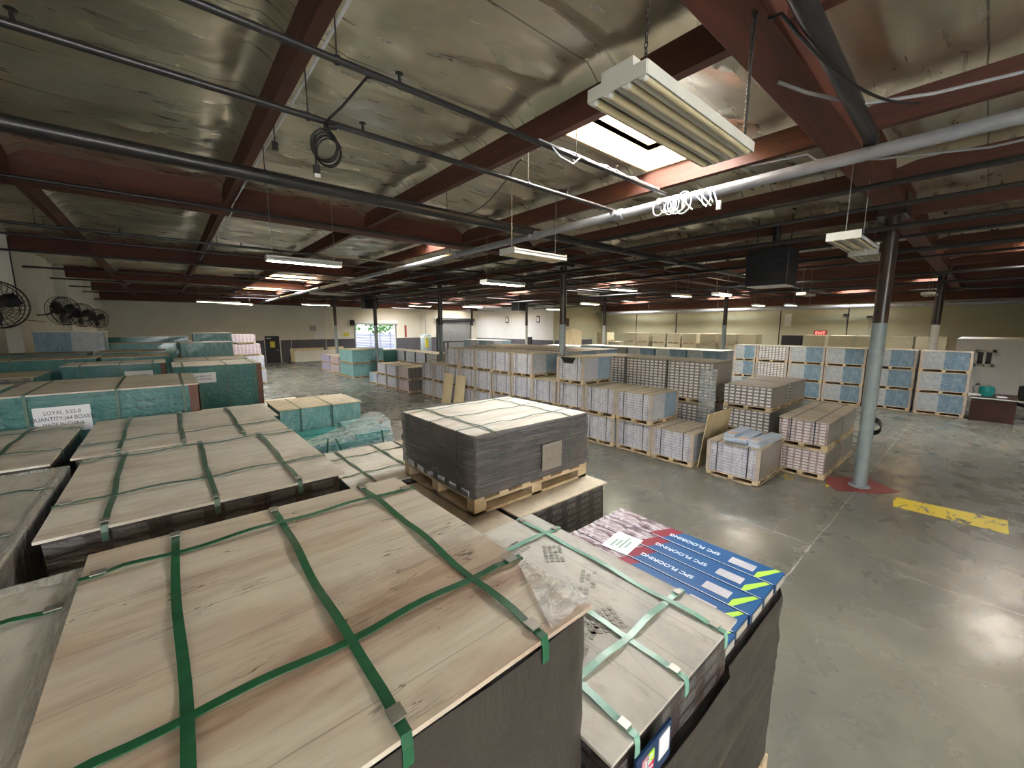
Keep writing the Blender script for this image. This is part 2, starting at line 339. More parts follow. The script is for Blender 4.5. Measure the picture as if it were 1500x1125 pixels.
# wall trims: dado bands, ledgers, pilasters, panel joints
for (x0, x1) in ((4.9, 6.1), (7.3, DOORX0-.1), (DOORX1+.1, 22.2)):
    struct(MB().box(x0, YF-.02, 0, x1, YF, 1.85).build('trim_1', M['dado']))
struct(MB().box(27.48, 26.3, 0, 27.5, YF, 1.7).build('trim_2', M['dado']))
struct(MB().box(27.5, 26.08, 0, 33, 26.1, 1.7).build('trim_3', M['dado']))
struct(MB().box(XL, YF-.14, 4.75, 27.5, YF, 5.3).build('trim_4', M['beam_x']))
struct(MB().box(XR-.14, YB, 4.5, XR, 26.1, 5.3).build('trim_5', M['beam_y']))
for i, y in enumerate((1.27, 8.9, 16.53, 24.16, 31.8)):
    struct(MB().box(XL, y-.3, 0, XL+.28, y+.3, 5.4).build('trim_6', M['wall']))
for x in (8.1, 10.9, 20.4):
    struct(MB().box(x-.02, YF-.03, 0, x+.02, YF, 4.75).build('trim_7', M['wall_far']))
for y in (2.2, 6.1, 10.0, 14.0, 18.0, 22.0):
    struct(MB().box(XR-.03, y-.03, 0, XR, y+.03, 4.5).build('trim_8', M['darkwood']))

wq = struct(MB().box(-2.85, YB, 2.85, 1.65, YB+.04, 2.9).box(-2.85, YB, 4.4, 1.65, YB+.04, 4.45).box(-2.85, YB, 2.9, -2.8, YB+.04, 4.4).box(1.6, YB, 2.9, 1.65, YB+.04, 4.4).box(-.63, YB, 2.9, -.57, YB+.04, 4.4).build('window_30', M['whitemetal']))  # unseen window, added behind the camera as fill light
MB().box(-2.8, YB+.002, 2.9, 1.6, YB+.02, 4.4).build('window_pane', M['fill_pane'], wq)
# skylight openings  (x0,x1,y0,y1)
PX0, PSP = 1.0, 2.44
sky = []
for (cx, ys) in ((4.66, (3.02, 9.78, 22.3, 29.6, -4.0)), (16.86, (-1.1, 5.8, 12.9, 20.6, 28.0, 35.0)), (26.6, (1.8, 9.5, 17.2)), (31.5, (5.6, 13.4, 21.0)), (24.18, (30.5, 36.0)), (-.22, (-5.6,))):  # behind-camera, right-wall and back-right skylights are added for fill light
    for y in ys: sky.append((cx-1.13, cx+1.13, y-(1.0 if y > 10 else .6), y+(1.0 if y > 10 else .6)))
def in_sky(x, y):
    for a, b, c, d in sky:
        if a < x < b and c < y < d: return True
    return False
# ceiling: foil blanket draped between purlins and girders
GY = [1.27+7.63*k for k in range(-1, 6)]
PXs = [PX0+PSP*k for k in range(-1, 14)]
cv, cf = [], []
def lines(a, b, res): n = max(2, int(round((b-a)/res))); return [a+(b-a)*i/n for i in range(n+1)]
def ceil_z(x, y):
    k = (x-PX0)/PSP; d = abs(k-round(k))*PSP
    g = min(abs(y-q) for q in GY)
    e = min(1, max(0, (d-.08)/.35))*min(1, max(0, (g-.18)/.35))
    wx = x*.33+.3*noise.noise(Vector((x*.8, y*1.1, 9)))
    c1 = (1-abs(noise.noise(Vector((wx, y*1.15+.15*x, 2.0)))))**6; c2 = (1-abs(noise.noise(Vector((x*.6+3, y*2.6-.2*x, 4.0)))))**5
    z = ZC - e*(.07*noise.noise(Vector((x*.5, y*1.2, 0)))+.03*noise.noise(Vector((x*.8, y*2.6, 1)))+.075*c1+.014*c2+.03)
    if d < .22: z -= .17*(1-d/.22)**1.2
    if g < .4: z -= .12*(1-g/.4)**1.3
    return z
xs_all = sorted(set([XL]+PXs[0:]+[XR])); xs_all = [x for x in xs_all if XL <= x <= XR]
ys_all = [YB]+[g for g in GY if YB < g < YF]+[YF]
for i in range(len(xs_all)-1):
    for j in range(len(ys_all)-1):
        x0, x1, y0, y1 = xs_all[i], xs_all[i+1], ys_all[j], ys_all[j+1]
        res = .075 if (x0 < 8 and y0 < 8) else (.12 if x0 < 12 and y0 < 15 else .22)
        xs = lines(x0, x1, res); ys = lines(y0, y1, res)
        # snap grid lines to skylight borders
        for a, b, c, d in sky:
            if x0 <= a and b <= x1:
                xs = sorted(set(xs+[a, b]))
                if y0 < (c+d)/2 < y1: ys = sorted(set(ys+[c, d]))
        b0 = len(cv)
        for y in ys:
            for x in xs: cv.append((x, y, ceil_z(x, y)))
        nx = len(xs)
        for q in range(len(ys)-1):
            for p in range(nx-1):
                mx, my = (xs[p]+xs[p+1])/2, (ys[q]+ys[q+1])/2
                if in_sky(mx, my): continue
                cf.append((b0+q*nx+p, b0+(q+1)*nx+p, b0+(q+1)*nx+p+1, b0+q*nx+p+1))
me = bpy.data.meshes.new('ceiling'); me.from_pydata(cv, [], cf); me.materials.append(M['foil']); me.update()
ceil = struct(put('ceiling', me, smooth=True))
# opaque roof deck above the blanket, with openings
deck = MB()
xe = sorted(set([XL-.3, XR+.3]+[v for s in sky for v in s[:2]])); ye = sorted(set([YB-.3, YF+.3]+[v for s in sky for v in s[2:]]))
for i in range(len(xe)-1):
    for j in range(len(ye)-1):
        if not in_sky((xe[i]+xe[i+1])/2, (ye[j]+ye[j+1])/2): deck.box(xe[i], ye[j], 5.62, xe[i+1], ye[j+1], 5.7)
struct(deck.build('trim_9', M['ply']))
for i, (a, b, c, d) in enumerate(sky):
    w = MB(); t = .03; z0, z1 = 5.33, 6.0
    w.box(a-t, c-t, z0, a, d+t, z1); w.box(b, c-t, z0, b+t, d+t, z1); w.box(a, c-t, z0, b, c, z1); w.box(a, d, z0, b, d+t, z1)
    fr = struct(w.build('window_%d' % (i+1), M['welllin']))
    MB().box(a-t, c-t, z1, b+t, d+t, z1+.02).build('skylight_pane', M['sky_pane'], fr)
    g = MB(); g.box((a+b)/2-.015, c, z1-.03, (a+b)/2+.015, d, z1)
    g.build('glazing_bar', M['welllin'], fr)
# purlins (run along Y) and glulam girders (run along X)
for x in PXs:
    if x < XL or x > XR: continue
    for j in range(len(GY)):
        y0 = GY[j]+.16 if j else YB; y1 = (GY[j+1]-.16) if j+1 < len(GY) else YF
        if j == 0: y0, y1 = GY[0]+.16, GY[1]-.16
        y0 = max(y0, YB); y1 = min(y1, YF)
        o = MB().box(x-.05, y0, 5.05, x+.05, y1, 5.5).build('trim_10', M['beam_y'])
        struct(o)
for y in GY[1:]:
    struct(bevel(MB().box(XL, y-.16, 4.95, XR if y < 26.2 else 27.5, y+.16, 5.56).build('trim_11', M['beam_x']), .008))

# ------------------------------------------------------------------ columns
COLS = [(9.74, 1.27+7.63*k) for k in range(5)]+[(22.1, 1.3+7.6*k) for k in range(5)]
def column(x, y, r, label, low):
    t = thing('steel_column', label, 'column', (x, y, 0), 0, 'steel columns of the warehouse')
    zs = 3.06
    MB().lathe([(r+.0, 0), (r, .02), (r, zs)], n=24).build('painted_lower_shaft', M[low], t, smooth=True)
    MB().lathe([(r+.001, zs), (r+.001, 4.85)], n=24).build('dark_upper_shaft', M['col_up'], t, smooth=True)
    cp = MB(); cp.box(-.32, -.16, 4.85, .32, .16, 4.95); cp.box(-.3, -.19, 4.85, .3, -.165, 5.2); cp.box(-.3, .165, 4.85, .3, .19, 5.2)
    cp.build('beam_saddle', M['col_up'], t)
    b = MB().lathe([(r+.06, 0), (r+.06, .02), (r, .022)], n=24); b.build('base_plate', M[low], t, smooth=True)
    return t
cl = ['pale blue-grey steel column with dark top standing in a red painted floor patch', 'grey column with dark top behind the cut-open box of the centre row',
      'dark-topped column standing behind the far part of the long centre row', 'dark-topped column beside the far teal stack, left of the open dock door view',
      'farthest left column, in front of the far wall between exit door and dock door']
for i, (x, y) in enumerate(COLS[:5]): column(x, y, .105, cl[i], 'col_low')
cl = ['white-footed column rising behind the right end of the three-high blue stack', 'grey column left of the three-high blue stack, before the tan boxes on the right wall',
      'thin white column with a small white panel, right of the tan headboard shape', 'thin column standing against the white back-right wall', 'thin white column near the inner corner, right of the closed roller door']
cs = [column(x, y, .12 if i == 0 else .1, cl[i], 'col_lowc' if i != 1 else 'col_low') for i, (x, y) in enumerate(COLS[5:])]
# bits fixed to the near column
t = thing('coiled_cable', 'black cable loops hanging on the near blue-grey column', 'cable', (9.86, 1.2, 1.15))
m = MB()
for q in range(4): m.tube([(0.03+.012*q, -.02+.09*math.sin(a), .12*math.cos(a)+.02*q-.03) for a in [2*PI*k/18 for k in range(18)]], .012, 6, closed=True)
m.build('loops', M['black'], t, smooth=True); MB().box(-.03, -.02, .1, .06, .02, .16).build('hook', M['blackmetal'], t)
# ------------------------------------------------------------------ floor paint
def flat(name, pts, mat, label, cat, z=.003, group=None):
    m = MB(); m.quad([(x, y, z) for x, y in pts]); m.quad([(x, y, 0.0005) for x, y in reversed(pts)])
    n = len(pts); b = 0
    for i in range(n): m.f.append((i, (i+1) % n, n+(n-1-(i+1) % n), n+(n-1-i))); m.mi.append(0)
    return tag(m.build(name, mat), label, cat, group)
flat('floor_marking', [(9.05, .72), (9.58, .77), (9.72, -.52), (9.07, -.52)], M['paint_y'], 'long worn yellow paint bar on the open floor right of the column', 'floor marking')
flat('floor_marking', [(9.3, 1.95), (9.45, 1.9), (9.35, 1.6), (9.2, 1.65)], M['paint_y2'], 'flaked yellow paint scrap just left of the red floor patch', 'floor marking', .004)
flat('floor_marking', [(9.2, 2.45), (9.5, 2.4), (9.35, 2.15), (9.0, 2.25)], M['paint_y2'], 'flaked yellow paint scrap by the near pallet corner', 'floor marking', .005)
flat('floor_marking', [(9.15, 1.5), (9.5, .98), (9.95, .72), (10.4, 1.25), (9.9, 1.8), (9.45, 1.72)], M['paint_r'], 'red painted patch on the floor around the near column', 'floor marking', .006)

# ------------------------------------------------------------------ pallet loads
_mc = {}
def pallet_mesh(dx, dy, h=.13):
    k = ('p', round(dx, 2), round(dy, 2), h)
    if k in _mc: return _mc[k]
    m = MB(); hx, hy = dx/2, dy/2; t = h*.17
    n = max(4, int(dx/.2))
    for i in range(n):
        x = -hx+(dx-.1)*i/(n-1); m.box(x, -hy, h-t, x+.1, hy, h)
    for i in range(3):
        y = -hy+(dy-.1)*i/2
        m.box(-hx, y, h-2*t, hx, y+.1, h-t)
        for j in range(3):
            x = -hx+(dx-.12)*j/2; m.box(x, y, t, x+.12, y+.1, h-2*t)
    for i in range(3):
        y = -hy+(dy-.1)*i/2; m.box(-hx, y, 0, hx, y+.1, t)
    for j in range(3):
        x = -hx+(dx-.12)*j/2; m.box(x, -hy, 0, x+.12, hy, t*.98)
    _mc[k] = m.mesh('pallet', [M['pallet']]); return _mc[k]
def load_mesh(dx, dy, h, sx, sy, top):
    k = ('c', round(dx, 2), round(dy, 2), round(h, 2), sx, sy, top)
    if k in _mc: return _mc[k]
    # subdivided block with slightly uneven wrapped sides
    m = MB(); nx, ny, nz = 6, 6, 4; hx, hy = dx/2, dy/2
    rnd = random.Random(hash((round(dx, 2), round(h, 2), sx)) & 999); ox = rnd.random()*50
    def P(x, y, z):
        b = .010*noise.noise(Vector((x*3+ox, y*3, z*4)))
        q = Vector((x, y, z)); 
        if abs(abs(x)-hx) < 1e-6: q.x += math.copysign(1, x)*(b-.012)
        if abs(abs(y)-hy) < 1e-6: q.y += math.copysign(1, y)*(b-.012)
        return q
    def grid(f, na, nb, mi):
        b0 = len(m.v)
        for j in range(nb+1):
            for i in range(na+1): m.v.append(tuple(f(i/na, j/nb)))
        for j in range(nb):
            for i in range(na):
                a = b0+j*(na+1)+i; m.f.append((a, a+1, a+na+2, a+na+1)); m.mi.append(mi)
    grid(lambda a, b: P(-hx+dx*a, -hy, h*b), nx, nz, 2); grid(lambda a, b: P(hx-dx*a, hy, h*b), nx, nz, 2)
    grid(lambda a, b: P(-hx, hy-dy*a, h*b), ny, nz, 1); grid(lambda a, b: P(hx, -hy+dy*a, h*b), ny, nz, 1)
    grid(lambda a, b: P(-hx+dx*a, -hy+dy*b, h), nx, ny, 0); grid(lambda a, b: P(-hx+dx*a, hy-dy*b, 0), nx, ny, 0)
    _mc[k] = m.mesh('cartons', [M[top], M[sx], M[sy]]); return _mc[k]
def sheet_mesh(dx, dy, t, mat, warp=.004):
    k = ('s', round(dx, 2), round(dy, 2), t, mat, warp)
    if k in _mc: return _mc[k]
    m = MB(); n = 10; rnd = len(_mc)*3.1
    for s_, zz in ((0, t), (1, 0)):
        b0 = len(m.v)
        for j in range(n+1):
            for i in range(n+1):
                x = -dx/2+dx*i/n; y = -dy/2+dy*j/n
                m.v.append((x, y, zz+warp*abs(noise.noise(Vector((x*2+rnd, y*2, 0))))))
        for j in range(n):
            for i in range(n):
                a = b0+j*(n+1)+i; q = (a, a+1, a+n+2, a+n+1); m.f.append(q if s_ == 0 else q[::-1]); m.mi.append(0)
    N2 = (n+1)**2
    for i in range(n):
        for a, c in ((i, i+1), ((i+1)*(n+1)+n, i*(n+1)+n)[::-1], (n*(n+1)+i+1, n*(n+1)+i), ((i+1)*(n+1), i*(n+1))):
            m.f.append((a, a+N2, c+N2, c)); m.mi.append(0)
    _mc[k] = m.mesh('sheet', [M[mat]]); return _mc[k]
def strap_mb(axis, pos, dx, dy, h, w=.02, lift=.004, drop=None):
    # a band over the top and down both sides; axis = direction it runs
    m = MB(); L = dx/2 if axis == 'x' else dy/2; d = h if drop is None else drop; e = .004; n = 10
    def bx(a0, b0, z0, a1, b1, z1):
        if axis == 'x': m.box(a0, b0, z0, a1, b1, z1)
        else: m.box(b0, a0, z0, b1, a1, z1)
    bx(-L-e, pos-w/2, h+lift, L+e, pos+w/2, h+lift+.003)
    bx(-L-e-.003, pos-w/2, h-d, -L-e+.0, pos+w/2, h+lift+.003); bx(L+e, pos-w/2, h-d, L+e+.003, pos+w/2, h+lift+.003)
    return m
def load(x0, y0, z0, dx, dy, H, st, label, group=None, ph=.13, posts=False, straps=None, strap_mat='strap_k', sheet=None, rz=0.0, name='pallet_load', cat='pallet load', over=.012, sw=.02, drop=None, nopal=False):
    """x0,y0 = minimum corner, H = overall height with pallet"""
    t = thing(name, label, cat, (x0+dx/2, y0+dy/2, z0), rz, group)
    if nopal: ph = 0.0
    else: put('pallet', pallet_mesh(dx, dy, ph), t)
    st_th = .012 if sheet else 0.0
    h = H-ph-st_th
    sx, sy, top = st
    c = put('cartons', load_mesh(dx, dy, h, sx, sy, top), t, (0, 0, ph))
    if sheet: put('top_board', sheet_mesh(dx+2*over, dy+2*over, st_th, sheet), t, (0, 0, ph+h))
    if posts:
        k = ('post', round(h, 3))
        if k not in _mc: _mc[k] = MB().box(-.035, -.012, 0, .035, .006, h).box(-.035, -.012, 0, -.023, .06, h).mesh('post', [M['board_edge']])
        for ix, (px, py, r) in enumerate(((-dx/2-.004, -dy/2+.02, -PI/2), (-dx/2-.004, dy/2-.03, -PI/2), (dx/2-.04, -dy/2-.002, 0.0))):
            put('corner_post', _mc[k], t, (px, py, ph), (0, 0, r))
    for (ax, pos) in (straps or []):
        k = ('strap', ax, round(pos, 3), round(dx, 2), round(dy, 2), round(H-ph, 3), strap_mat, sw, drop)
        if k not in _mc: _mc[k] = strap_mb(ax, pos, dx+(2*over if sheet else 0), dy+(2*over if sheet else 0), H-ph, sw, drop=drop).mesh('strap', [M[strap_mat]])
        put('strap', _mc[k], t, (0, 0, ph))
    return t
ST = {k: (k+'_y', k+'_x', 'top_k') for k in ('white','grid','gridr','wblue','blue','tealside','tealwrap','purple','pink','tan','darkfilm','greyfilm')}
S_R = ('white_y', 'wblue_x', 'top_k')
# --- long centre row, its long side faces the camera
def R(k, tier, dx=1.22, dy=.95, x=8.3, st=S_R, extra='', **kw):
    y0 = 3.8+1.0*k+.012*math.sin(k*5+tier)
    lab = 'white wrapped load of centre row, %s tier, %s from near end%s' % (TIER[tier], ORD[k], extra)
    return load(x+.03*math.sin(k*2.3+tier*1.7), y0, .725*tier, dx, dy, .72, st, lab, 'white wrapped loads in the long centre row', .11, True,
                [('x', -.26), ('x', .26)], 'strap_k', kw.get('sheet', 'top_k'), over=.004)
for k in range(12): R(k, 0)
for k in range(1, 12): R(k, 1)
for k in (5, 6, 7, 8, 9): R(k, 2)
# the cut open load standing alone in the third tier
t = R(3, 2, extra=', corner cut open')
fl = MB(); fl.quad([(-.622, .35, .715), (-.622, -.2, .715), (-.626, -.1, .56), (-.626, .2, .56)]); fl.build('dark_hole_patch', M['black'], t)  # flat black patch painted as the shaded inside of the cut corner
MB().box(-.64, -.34, .5, -.628, -.30, .72, m=Matrix.Rotation(0, 4, 'X')).build('torn_flap', M['paper'], t, rot=(.0, 0, 0))
# second line behind, only its brown tops and ends show
for k in (5, 7, 9):
    for tier in range(3):
        load(10.0, 3.8+k*1.0, .725*tier, 1.25, 1.95, .72, S_R, 'wide brown-topped load behind centre row, %s tier, %s from near side' % (TIER[tier], ORD[(k-5)//2]), 'brown-topped loads behind the centre row', .11, sheet='top_d')
        load(11.4, 3.8+k*1.0, .725*tier, 1.25, 1.95, .72, S_R, 'wide brown-topped load two lines behind centre row, %s tier, %s from near side' % (TIER[tier], ORD[(k-5)//2]), 'brown-topped loads behind the centre row', .11, sheet='top_d')
# tall labelled stacks behind the near part of the row
for i, (y0, dy) in enumerate(((4.22, 1.16), (5.44, 1.2), (6.72, 1.2))):
    for tier in range(2):
        load(10.0, y0, 1.07*tier, 1.1, dy, 1.06, ('grid_y', 'greyfilm_x', 'top_d'), 'tall load of small labelled cartons behind centre row, %s tier, %s from right' % (('lower','upper')[tier], ('first','second','third')[i]), 'tall labelled carton stacks', .12, sheet='top_d')
t = thing('plastic_sheet', 'crumpled clear film hanging down the corner of the rightmost tall labelled stack', 'plastic film', (10.0, 4.2, .5))
m = MB(); n = 9
for j in range(n+1):
    for i in range(5):
        m.v.append((-.05-.03*noise.noise(Vector((i, j*.7, 1))), .3-.1*i+.03*noise.noise(Vector((i*.9, j*.8, 4))), 1.5*(1-j/n)))
for j in range(n):
    for i in range(4): a = j*5+i; m.f.append((a, a+5, a+6, a+1)); m.mi.append(0)
o = m.build('film', M['film_clear'], t, smooth=True); s_ = o.modifiers.new('s', 'SOLIDIFY'); s_.thickness = .002
# --- loads on the open floor near the column
g = load(8.2, 2.5, 0, 1.25, .96, .72, ('white_y', 'greyfilm_x', 'top_k'), 'wrapped carton pallet on the open floor with loose blue-grey cartons on top', None, .11, True, [('x', -.28), ('x', .28)], sheet='top_k')
for tier in range(3):
    for j, x in enumerate((9.98, 11.3)):
        load(x, 2.92, .553*tier, 1.22, 1.0, .55, ('grid_y', 'greyfilm_x', 'top_d'), 'labelled carton load, three-high stack left of near column, %s tier, %s one' % (TIER[tier], ('front','rear')[j]), 'three-high stack left of the column', .1, sheet='top_d')
for tier in range(2):
    for j, x in enumerate((9.55, 10.85)):
        load(x, 1.78, .578*tier, 1.22, .84 if tier else .8, .575, ('gridr_y', 'greyfilm_x', 'top_k'), 'white cartons with red marks beside the near column, %s tier, %s one' % (('lower','upper')[tier], ('front','rear')[j]), 'two-high stack beside the column', .11, sheet='top_k', straps=[('x', -.2), ('x', .2)] if tier else None)
# loose cartons on the open-floor pallet
def loose(x, y, z, rz, label, L=1.0, w=.2, h=.06):
    t = thing('flooring_carton', label, 'carton', (x, y, z), rz, 'loose blue-grey cartons')
    bevel(MB().box(-L/2, -w/2, 0, L/2, w/2, h).build('box', M['cart_l'], t), .003)
    MB().box(-L/2+.04, -.07, h, -L/2+.25, .07, h+.001).build('printed_panel', M['cart_p'], t)
M['cart_l'] = plain('pale_blue_grey_print', srgb(170,182,198), .4, 0, .12, 4)
M['cart_p'] = plain('tan_print', srgb(176,150,132), .4, 0, .2, 12)
loose(8.78, 2.62, .725, -.05, 'loose flooring carton at the right edge of the open-floor pallet, bottom layer')
loose(8.76, 2.85, .725, -.03, 'loose flooring carton second from right on the open-floor pallet, bottom layer')
loose(8.74, 3.08, .725, 0.02, 'loose flooring carton at left of the bottom layer, open-floor pallet')
loose(8.78, 2.62, .787, -.12, 'loose flooring carton lying skewed on the right edge carton')
loose(8.70, 2.88, .787, 0.04, 'loose flooring carton in the middle of the second layer on the open-floor pallet')
loose(8.66, 3.1, .787, 0.10, 'loose flooring carton on the left of the second layer on the open-floor pallet')
loose(8.66, 3.08, .849, 0.0, 'topmost loose flooring carton of the pile on the open-floor pallet', .85)
# leaning boards
def board(x, y, z, L, H, lean, rz, label):
    o = bevel(MB().box(-.009, -L/2, 0, .009, L/2, H).build('plywood_board', M['ply'], None, (x, y, z), (0, lean, rz)), .003); return tag(o, label, 'board')
board(8.02, 13.35, .005, .62, 1.2, .15, 0.03, 'left one of two pale plywood boards leaning on the centre row')
board(8.02, 12.5, .005, .66, 1.2, .15, -.03, 'right one of two pale plywood boards leaning on the centre row')
board(9.0, 3.73, .01, 1.2, 1.18, -.13, PI/2, 'plywood board leaning in the gap between centre row and open-floor pallet')

# --- three-high blue stack
YB3 = [(.22, 1.2), (1.52, 1.3), (2.87, 1.22), (4.13, 1.2), (5.38, 1.2), (6.62, .9)]
for i, (y0, dy) in enumerate(YB3):
    for tier in range(3):
        st = ('grid_y', 'blue_x', 'top_w') if i == 4 and tier > 0 else ('blue_y', 'blue_x', 'top_w')
        load(19.9-(.15 if i == 0 else 0)+.02*tier, y0, .722*tier, 1.1, dy, .72, st, 'grey and blue wrapped load of three-high stack, %s tier, %s column from right' % (TIER[tier], ('first','second','third','fourth','fifth','sixth')[i]), 'loads of the three-high blue stack', .12, True, sheet='top_w' if tier == 2 else None)
# --- row in the middle distance between
for i, y0 in enumerate((5.85, 7.1, 8.35, 9.6, 10.85)):
    for tier in range(3):
        st = [('blue_y'), ('blue_y'), ('blue_y'), ('greyfilm_y'), ('wblue_y')][i]
        load(14.4, y0, .72*tier, 1.1, 1.2, .715, (st, 'blue_x', 'top_w'), 'wrapped load of white-topped row behind tall stacks, %s tier, %s from right' % (TIER[tier], ORD[i].replace('nearest', 'first')), 'white-topped middle row', .12, sheet='top_w' if tier == 2 else None)
for i, y0 in enumerate((12.2, 13.45)):
    for tier in range(3):
        load(14.6, y0, .69*tier, 1.1, 1.2, .685, ('tealwrap_y', 'tealwrap_x', 'top_w'), 'low teal load left of the white-topped row, %s tier, %s one' % (TIER[tier], ('right','left')[i]), 'low teal loads', .12, sheet='top_w' if tier == 2 else None)
# --- tan loads along the right wall
ys = [1.3, 2.55, 3.8, 5.1, 6.4, 8.9, 10.2, 11.5, 12.9, 14.3, 15.55, 16.8, 18.3, 19.6, 21.2, 22.5]
for i, y0 in enumerate(ys):
    for tier in range(3):
        if tier == 2 and i in (5, 14): continue
        load(30.6, y0, .82*tier, 1.1, 1.15, .81, ('tan_y', 'tan_x', 'top_k'), 'tan wrapped load along the right wall, %s tier, place %s from near end' % (TIER[tier], ['one','two','three','four','five','six','seven','eight','nine','ten','eleven','twelve','thirteen','fourteen','fifteen','sixteen'][i]), 'tan loads along the right wall', .14)
# --- far continuation of the centre row
far = [(16.65, 1.0, 'pink', 2), (17.95, 1.0, 'white', 2), (19.15, 1.0, 'white', 2), (20.3, .95, 'wblue', 1)]
for i, (y0, dy, s, n) in enumerate(far):
    for tier in range(n):
        dk = i == 0
        load(8.1, y0, .58*tier, 1.15, dy, .575, (ST[s][0], 'darkfilm_x' if dk else s+'_x', 'top_k'), 'wrapped load past the centre row gap, %s tier, %s from the gap%s' % (('lower','upper')[tier], ORD[i].replace('nearest','first'), ', with dark side' if dk else ''), 'far end of the centre row', .1, sheet='top_k')
for i, (y0, s) in enumerate(((19.5, 'grid'), (20.8, 'white'), (22.1, 'white'), (23.5, 'white'), (24.8, 'white'))):
    for tier in range(2):
        load(11.2, y0, .75*tier, 1.1, 1.15, .74, (ST[s][0], 'darkfilm_x', 'top_k'), 'white wrapped load of short row before dock door, %s tier, %s from right' % (('lower','upper')[tier], ORD[i].replace('nearest','first')), 'short row before the dock door', .12, sheet='top_k')
# teal corner stack and lilac loads
for j, x in enumerate((8.1, 9.2)):
    for tier in range(2):
        load(x, 23.75+.62*j, .82*tier, 1.05, 2.3-.7*j, .815, ('tealwrap_y', 'tealwrap_x', 'top_k'), 'film-wrapped teal load in the far corner stack, %s tier, %s' % (('lower','upper')[tier], ('left front one','right one')[j]), 'far teal corner stack', .1, sheet='top_k')
for i, (y0, s) in enumerate(((26.3, 'pink'), (28.2, 'purple'))):
    for tier in range(2):
        load(8.1, y0, .55*tier, 1.1, 1.75, .545, (s+'_y', s+'_x', 'top_k'), 'lilac printed load left of the far teal stack, %s tier, %s one' % (('lower','upper')[tier], ('nearer','farther')[i]), 'lilac loads by the far teal stack', .1)
load(10.3, 24.4, 0, .84, 1.5, 1.5, ('tealwrap_y', 'tealside_x', 'top_k'), 'teal load right of the column behind the far teal stack', None, .12)
for i, y0 in enumerate((18.0, 19.6)):
    load(14.0, y0, 0, 1.3, 1.4, 2.2, ('wblue_y', 'wblue_x', 'top_w'), 'pale-topped high load far behind the centre row, %s one' % ('right','left')[i], 'pale-topped high loads', .12, sheet='top_w')

# ------------------------------------------------------------------ foreground block
def pos_straps(lst, cx, cy): return [(a, (p-cy) if a == 'x' else (p-cx)) for a, p in lst]
def clip(t, x, y, z, rz): return MB().box(-.015, -.018, 0, .015, .018, .004).build('strap_clip', M['clip'], t, (x, y, z), (0, 0, rz))
def hang_strap(t, ax, pos, a0, a1, z, w=.03, mat='strap', seed=0, drop=.5, name='strap'):
    """woven band lying on the top, slightly loose, bent down over both edges"""
    m = MB(); n = 22; pts = []
    for i in range(n+1):
        s = i/n; a = a0+(a1-a0)*s
        d = .006*math.sin(s*7+seed)*math.sin(s*PI)
        zz = z+.006+.010*math.sin(s*PI*3+seed)**2*(1 if .05 < s < .95 else 0)
        pts.append((a, pos+d, zz))
    pts = [(a0-.006, pos, z-drop)]+[(a0-.006, pos, z-.02)]+pts+[(a1+.006, pos, z-.02), (a1+.006, pos, z-drop)]
    for (a, p, zz) in pts:
        for s_ in (-w/2, w/2):
            m.v.append((a, p+s_, zz) if ax == 'x' else (p+s_, a, zz))
    for i in range(len(pts)-1): m.f.append((2*i, 2*i+1, 2*i+3, 2*i+2)); m.mi.append(0)
    o = m.build(name, M[mat], t); so = o.modifiers.new('s', 'SOLIDIFY'); so.thickness = .0025; so.offset = 0
    return o
def fg(x0, y0, z0, x1, y1, z1, st, sheet, label, straps, smat='strap', tiers=1, w=.022, ph=.13, over=.012, rz=0, edge=True):
    dx, dy = x1-x0, y1-y0
    t = load(x0, y0, z0, dx, dy, z1-z0, st, label, None, ph, sheet=sheet, over=over, rz=rz)
    cx, cy = (x0+x1)/2, (y0+y1)/2; H = z1-z0
    for i, (ax, p) in enumerate(straps):
        if ax == 'y':
            s = hang_strap(t, 'y', p-cx, -dy/2-over, dy/2+over, H, w, smat, i*1.7, .06)
            clip(s, p-cx, -dy/2+.03, H+.012, 0); clip(s, p-cx, dy/2-.03, H+.012, 0)
        else:
            s = hang_strap(t, 'x', p-cy, -dx/2-over, dx/2+over, H+.004, w, smat, i*2.3+1, .06)
            clip(s, -dx/2+.03, p-cy, H+.016, PI/2); clip(s, dx/2-.03, p-cy, H+.016, PI/2)
    return t
def under(x0, y0, x1, y1, z1, n, st, what, sheet=None):
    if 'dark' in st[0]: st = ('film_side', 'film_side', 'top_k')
    for k in range(n):
        load(x0, y0, z1/n*k, x1-x0, y1-y0, z1/n-.003, st, 'wrapped load below %s, %s tier from the floor' % (what, TIER[k]), None, .12, sheet=sheet)
SF = ('darkfilm_y', 'darkfilm_x')
# F1 big streaked load
under(-.25, .64, .80, 1.84, 1.5, 2, ('darkfilm_y', 'darkfilm_x', 'top_k'), 'the streaked foreground load')
f1 = fg(-.25, .63, 1.5, .80, 1.84, 2.25, ('darkcart_y', 'darkcart_x', 'top_k'), 'top_a', 'big foreground load with brown-streaked wooden top and green straps', [('y', -.04), ('y', .27), ('y', .63), ('x', .91), ('x', 1.66)], over=.012)
